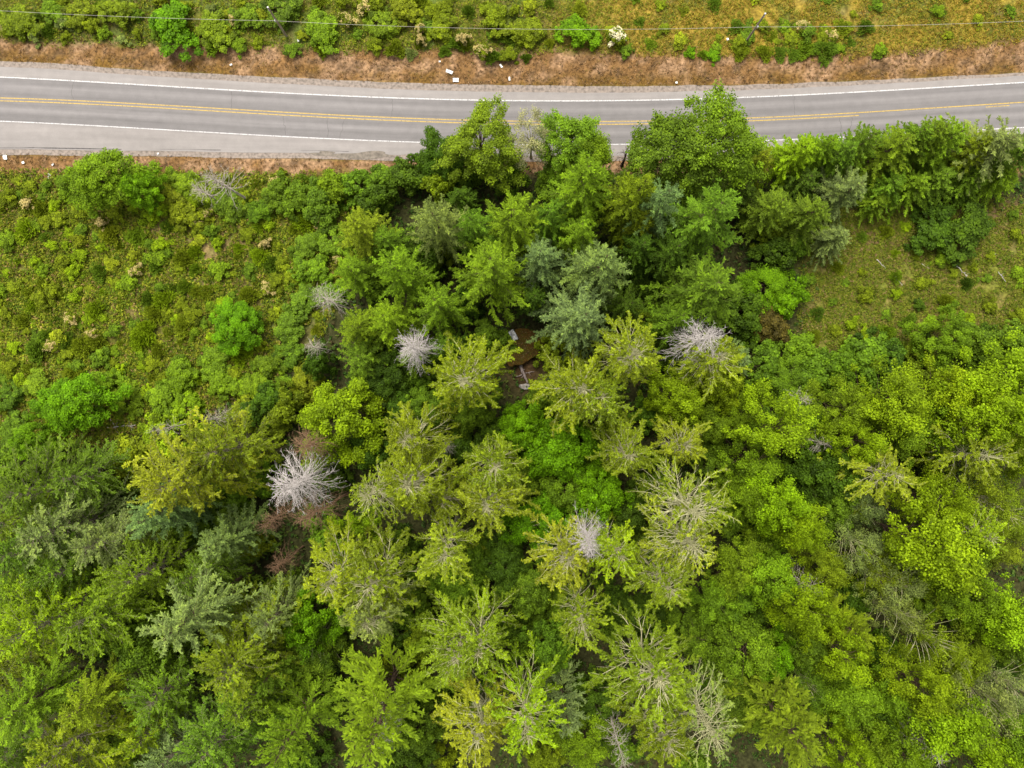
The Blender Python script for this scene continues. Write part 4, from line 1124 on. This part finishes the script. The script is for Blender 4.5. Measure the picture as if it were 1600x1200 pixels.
rsr = np.random.RandomState(5)
dense = []
for i in range(len(top)):
    a, b = top[i], top[(i + 1) % len(top)]
    for q in range(5):
        w = a + (b - a) * q / 5; w = w + np.array([rsr.normal(0, 0.07), rsr.normal(0, 0.07), 0]); dense.append(w)
M_ = len(dense)
for k in range(nr):
    t = k / (nr - 1)
    for w in dense:
        q = ctr * t + w * (1 - t) - np.array([ctr[0], ctr[1], 0])
        q[2] = RZ + 0.07 * q[1] + 0.22 * t + rsr.normal(0, 0.02)
        rv.append(q)
for k in range(nr - 1):
    for i in range(M_):
        j = (i + 1) % M_
        rf.append((k * M_ + i, k * M_ + j, (k + 1) * M_ + j, (k + 1) * M_ + i))
n0 = len(rv)
for w in dense:
    q = w - np.array([ctr[0], ctr[1], 0]); rv.append(np.array([q[0], q[1], RZ + 0.07 * q[1] - 0.18]))
for i in range(M_):
    j = (i + 1) % M_
    rf.append((i, n0 + i, n0 + j, j))
rf.append(tuple(n0 + i for i in range(M_))[::-1])
mesh_obj("roof", poly_mesh("roof", [(rv, rf)], roof_mat()), shed)
rl = np.random.RandomState(15); nl = 900
ang = rl.uniform(0, 6.28, nl); rad_ = np.sqrt(rl.rand(nl)) * 0.95
edge = np.array([(w - ctr)[:2] for w in dense]); ea = np.arctan2(edge[:, 1], edge[:, 0]); er = np.linalg.norm(edge, axis=1); od = np.argsort(ea)
rr_ = np.interp(ang - 6.283 * (ang > math.pi), ea[od], er[od]) * rad_
lx, ly = np.cos(ang) * rr_, np.sin(ang) * rr_
lz = RZ + 0.07 * ly + 0.22 * (1 - rad_) + 0.03
Dl = norm(np.stack([rl.normal(0, 1, nl), rl.normal(0, 1, nl), np.zeros(nl)], -1))
Vl, Fl = cards(np.stack([lx, ly, lz], -1), Dl, norm(np.array([0, 0, 1.0]) + rl.normal(0, 0.25, (nl, 3))), 0.13 * rl.uniform(0.4, 1.6, nl), 0.035 * rl.uniform(0.4, 1.6, nl))
cl_ = np.array([(0.03, 0.02, 0.006), (0.10, 0.05, 0.01), (0.07, 0.08, 0.008), (0.16, 0.10, 0.05)])[rl.choice(4, nl, p=[0.35, 0.3, 0.27, 0.08])]
ro = mesh_obj("roof_litter", mesh_np("roof_litter", Vl, Fl, 4, attrs={'tint': ('FACE', 'FLOAT_COLOR', np.concatenate([cl_, np.ones((nl, 1))], 1))}, mat=M_TINT), shed)
struct(ro, 'stuff')
M_BOARD = noisy_mat("old_shed_boards", (0.05, 0.035, 0.025), (0.12, 0.09, 0.065), 2, 0.95, stretch=(1, 1, 4))
inner = [(w - np.array([ctr[0], ctr[1], 0])) * np.array([0.86, 0.86, 1]) for w in top]
wv_, wf_ = [], []
for q in inner: wv_ += [(q[0], q[1], -0.3), (q[0], q[1], RZ - 0.35)]
for i in range(len(inner)):
    j = (i + 1) % len(inner); wf_.append((2 * i, 2 * j, 2 * j + 1, 2 * i + 1))
mesh_obj("wall", poly_mesh("wall", [(wv_, wf_)], M_BOARD), shed)
tag(shed, "low rust-brown needle-covered roof in the small gap between the trees", "shed")
LAND["the brown roof"] = (818, 545)

M_SHEET = noisy_mat("crumpled_white_sheet", (0.16, 0.165, 0.17), (0.46, 0.46, 0.46), 2.5, 0.6)
def crumpled(name, px, py, z, sx, sy, rz, amp, label, cat, mat, group=None, seed=0, n=6, thick=0.02):
    rng = np.random.RandomState(seed)
    v, f = [], []
    for lay in (0, 1):
        rng2 = np.random.RandomState(seed)
        for j in range(n):
            for i in range(n):
                u, w = i / (n - 1) - 0.5, j / (n - 1) - 0.5
                x, y = u * sx * (1 + rng2.normal(0, 0.05)), w * sy * (1 + rng2.normal(0, 0.05))
                v.append((x * math.cos(rz) - y * math.sin(rz), x * math.sin(rz) + y * math.cos(rz), abs(rng2.normal(0, amp)) + thick * (1 - lay)))
    for j in range(n - 1):
        for i in range(n - 1):
            a = j * n + i; f.append((a, a + 1, a + n + 1, a + n)); b = a + n * n; f.append((b + n, b + n + 1, b + 1, b))
    ring = [i for i in range(n)] + [j * n + n - 1 for j in range(1, n)] + [n * n - 1 - i for i in range(1, n)] + [j * n for j in range(n - 2, 0, -1)]
    for i in range(len(ring)):
        a, b = ring[i], ring[(i + 1) % len(ring)]; f.append((b, a, a + n * n, b + n * n))
    o = mesh_obj(name, poly_mesh(name, [(v, f)], mat))
    p = W(px, py, z); o.location = (p[0], p[1], z)
    return tag(o, label, cat, group)
crumpled("crumpled_sheet", 802, 524, RZ + 0.36, 0.9, 1.7, 0.5, 0.2, "crumpled white sheet lying on the upper left of the brown roof", "sheet", M_SHEET, seed=3)

M_DEBRIS = noisy_mat("wet_broken_timber", (0.07, 0.045, 0.038), (0.30, 0.25, 0.23), 3.0, 0.5, stretch=(4, 0.6, 1))
def log(name, p0, p1, r, mat, label, cat, group=None, forks=0, seed=0):
    rng = np.random.RandomState(seed)
    p0, p1 = np.array(p0, float), np.array(p1, float); d = p1 - p0; L_ = np.linalg.norm(d)
    N = 8; s = np.linspace(0, 1, N)[:, None]
    c = p0 * (1 - s) + p1 * s + rng.normal(0, 0.03 * L_ ** 0.5, (N, 3)) * np.array([1, 1, 0.4])
    parts = [tubes(c[None], (r * (1 - 0.55 * s[:, 0]))[None], 7)]
    for k in range(forks):
        t = rng.uniform(0.25, 0.95); q = c[int(t * (N - 1))]
        side = np.array([-d[1], d[0], 0]) / L_ * rng.choice([-1, 1])
        e = q + (d / L_ * rng.uniform(0.1, 0.5) + side * rng.uniform(0.3, 0.9) + np.array([0, 0, rng.uniform(0, 0.4)])) * L_ * rng.uniform(0.15, 0.35)
        Pm = np.stack([q, (q + e) / 2 + rng.normal(0, 0.05, 3), e])[None]
        parts.append(tubes(Pm, np.array([[r * 0.45, r * 0.3, r * 0.12]]), 5))
    V, F = join(parts)
    o = mesh_obj(name, mesh_np(name, V - p0, F, 4, mat=mat)); o.location = p0
    return tag(o, label, cat, group)
log("fallen_timber", W(813, 571, 0.5), W(824, 598, 0.35), 0.32, M_DEBRIS, "dark broken timber sticking out below the brown roof", "timber", forks=3, seed=4)
log("fallen_timber", W(805, 588, 0.25), W(834, 580, 0.4), 0.12, M_DEBRIS, "thin broken plank lying across the timber below the roof", "timber", forks=1, seed=6)
M_STONE = noisy_mat("pale_boulder_stone", (0.20, 0.18, 0.16), (0.36, 0.33, 0.30), 3, 0.9, bump=0.4)
def stone(px, py, sx, sy, sz, label, seed):
    import bmesh
    bm = bmesh.new(); bmesh.ops.create_icosphere(bm, subdivisions=3, radius=1.0)
    rng = np.random.RandomState(seed); ph = rng.uniform(0, 6, 6)
    for v in bm.verts:
        c = v.co; k = 1 + 0.14 * math.sin(3 * c.x + ph[0]) + 0.12 * math.sin(4 * c.y + ph[1]) + 0.1 * math.sin(5 * c.z + 2 * c.x + ph[2])
        v.co = (c.x * k * sx, c.y * k * sy, c.z * k * sz)
    me = bpy.data.meshes.new("boulder"); bm.to_mesh(me); bm.free(); me.materials.append(M_STONE)
    o = mesh_obj("boulder", me); p = W(px, py, 0.2); o.location = (p[0], p[1], 0.1)
    return tag(o, label, "boulder")
stone(819, 604, 0.75, 0.5, 0.5, "pale flat-topped boulder below the timber and the brown roof", 8)

# ------------------------------------------------------------------ fallen branches
for k, (a, b, r, lab) in enumerate([
        ((168, 668), (212, 664), 0.10, "white fallen branch, lower one right of the left-edge maple"),
        ((200, 652), (206, 672), 0.09, "short white upright-lying branch, right of the left-edge maple"),
        ((172, 655), (186, 678), 0.07, "thin white fallen branch nearest the left-edge maple"),
        ((1494, 415), (1512, 432), 0.07, "pale fallen branch in the meadow below the wide meadow bush"),
        ((1545, 405), (1556, 396), 0.06, "small pale fallen branch, right of the wide meadow bush"),
        ((1560, 425), (1572, 440), 0.06, "curved pale fallen branch near the right edge of the meadow"),
        ((1398, 432), (1410, 446), 0.06, "thin pale fallen branch in the middle of the meadow"),
        ((1440, 412), (1452, 420), 0.06, "short pale fallen branch left of the forked meadow branch"),
        ((1370, 405), (1384, 420), 0.06, "pale fallen branch at the upper left of the meadow"),
        ((0, 625), (10, 621), 0.09, "white log end at the left edge of the picture")]):
    gz = float(ground_z(np.array([a[0]]), np.array([a[1]]))[0]) + 0.35
    log("fallen_branch", W(*a, gz), W(*b, gz + 0.1), r, M_DEAD, lab, "branch", "fallen pale branches", forks=4, seed=40 + k)

# ------------------------------------------------------------------ litter on the verges
M_LIT = noisy_mat("white_litter", (0.55, 0.55, 0.54), (0.66, 0.66, 0.64), 3, 0.7)
for k, (px, py, sx, sy, rz, lab) in enumerate([
        (8, 246, 0.62, 0.72, 0.2, "white litter square at the left picture edge below the road"),
        (77, 275, 0.42, 0.85, 0.1, "white litter sheet left of the broad roadside tree"),
        (712, 125, 0.9, 0.62, 0.0, "white litter box on the far verge, lower of two"),
        (702, 112, 1.1, 0.5, -0.4, "torn pale litter strip on the far verge, above the white box"),
        (783, 103, 0.3, 0.65, 0.6, "small slanting white litter on the far verge"),
        (796, 123, 0.25, 0.6, 0.1, "small upright white litter on the far verge"),
        (36, 254, 0.4, 0.35, 0.4, "small white scrap right of the litter square at the left edge"),
        (82, 257, 0.4, 0.3, 0.9, "small white scrap above the litter sheet by the broad tree"),
        (109, 262, 0.3, 0.3, 0.2, "tiny white scrap touching the broad roadside tree"),
        (4, 297, 0.42, 0.35, 0.2, "white scrap at the left edge among the field shrubs"),
        (247, 240, 0.3, 0.25, 0.2, "tiny white scrap on the near shoulder right of the broad tree"),
        (687, 96, 0.3, 0.25, 0.2, "tiny white scrap above the torn litter strip"),
        (361, 101, 0.4, 0.25, 0.5, "pale scrap on the far verge below the left bushes"),
        (466, 63, 0.28, 0.4, 0.2, "small white scrap at the foot of the left utility pole"),
        (1137, 61, 0.35, 0.35, 0.2, "small white scrap left of the right utility pole"),
        (1057, 129, 0.35, 0.3, 0.2, "white scrap on the far verge above the tall green pair")]):
    gz = float(ground_z(np.array([px]), np.array([py]))[0]) + (0.25 if py > 290 or py < 80 else 0.16)
    crumpled("litter", px, py, gz, sx, sy, rz, 0.025, lab, "litter", M_LIT, "litter on the road verges", seed=60 + k, n=4)

# ------------------------------------------------------------------ labels for everything not named by hand
SECT = ["right of", "upper right of", "above", "upper left of", "left of", "lower left of", "below", "lower right of"]
ORD = ["nearest", "second nearest", "third nearest", "fourth nearest", "fifth nearest", "sixth nearest", "seventh nearest", "eighth nearest", "ninth nearest", "tenth nearest", "eleventh nearest", "twelfth nearest"]
def sector(dx, dy):
    return int(round(math.atan2(-dy, dx) / (math.pi / 4))) % 8
def spread_label(words_of):
    for t in THINGS: t['w'] = words_of(t)
    table = {}
    for key, (lx, ly) in LAND.items():
        for i, t in enumerate(THINGS):
            d = math.hypot(t['px'] - lx, t['py'] - ly)
            if d < 5: continue
            table.setdefault((key, sector(t['px'] - lx, t['py'] - ly), t['w']), []).append((d, i))
    best = {}
    for (key, s, w), lst in table.items():
        lst.sort()
        for rank, (d, i) in enumerate(lst[:12]):
            if THINGS[i]['label']: continue
            best.setdefault(i, []).append((rank * 110 + d, rank, key, s, w))
    for i, t in enumerate(THINGS):
        if t['label']: continue
        opts = [q for q in best.get(i, []) if len(("%s %s %s %s" % (q[4], ORD[q[1]], SECT[q[3]], q[2])).split()) <= 16]
        c = min(opts) if opts else None
        if c:
            t['o']['label'] = "%s, %s %s %s" % (t['w'], ORD[c[1]], SECT[c[3]], c[2])
        else:
            t['o']['label'] = "%s standing %d per cent across and %d per cent down the photo" % (t['w'], round(t['px'] / 16), round(t['py'] / 12))
spread_label(lambda t: (COLOUR[t['col']][1] + " " + KIND[t['kind']][1]) if t['kind'] != 'flower' else KIND['flower'][1])
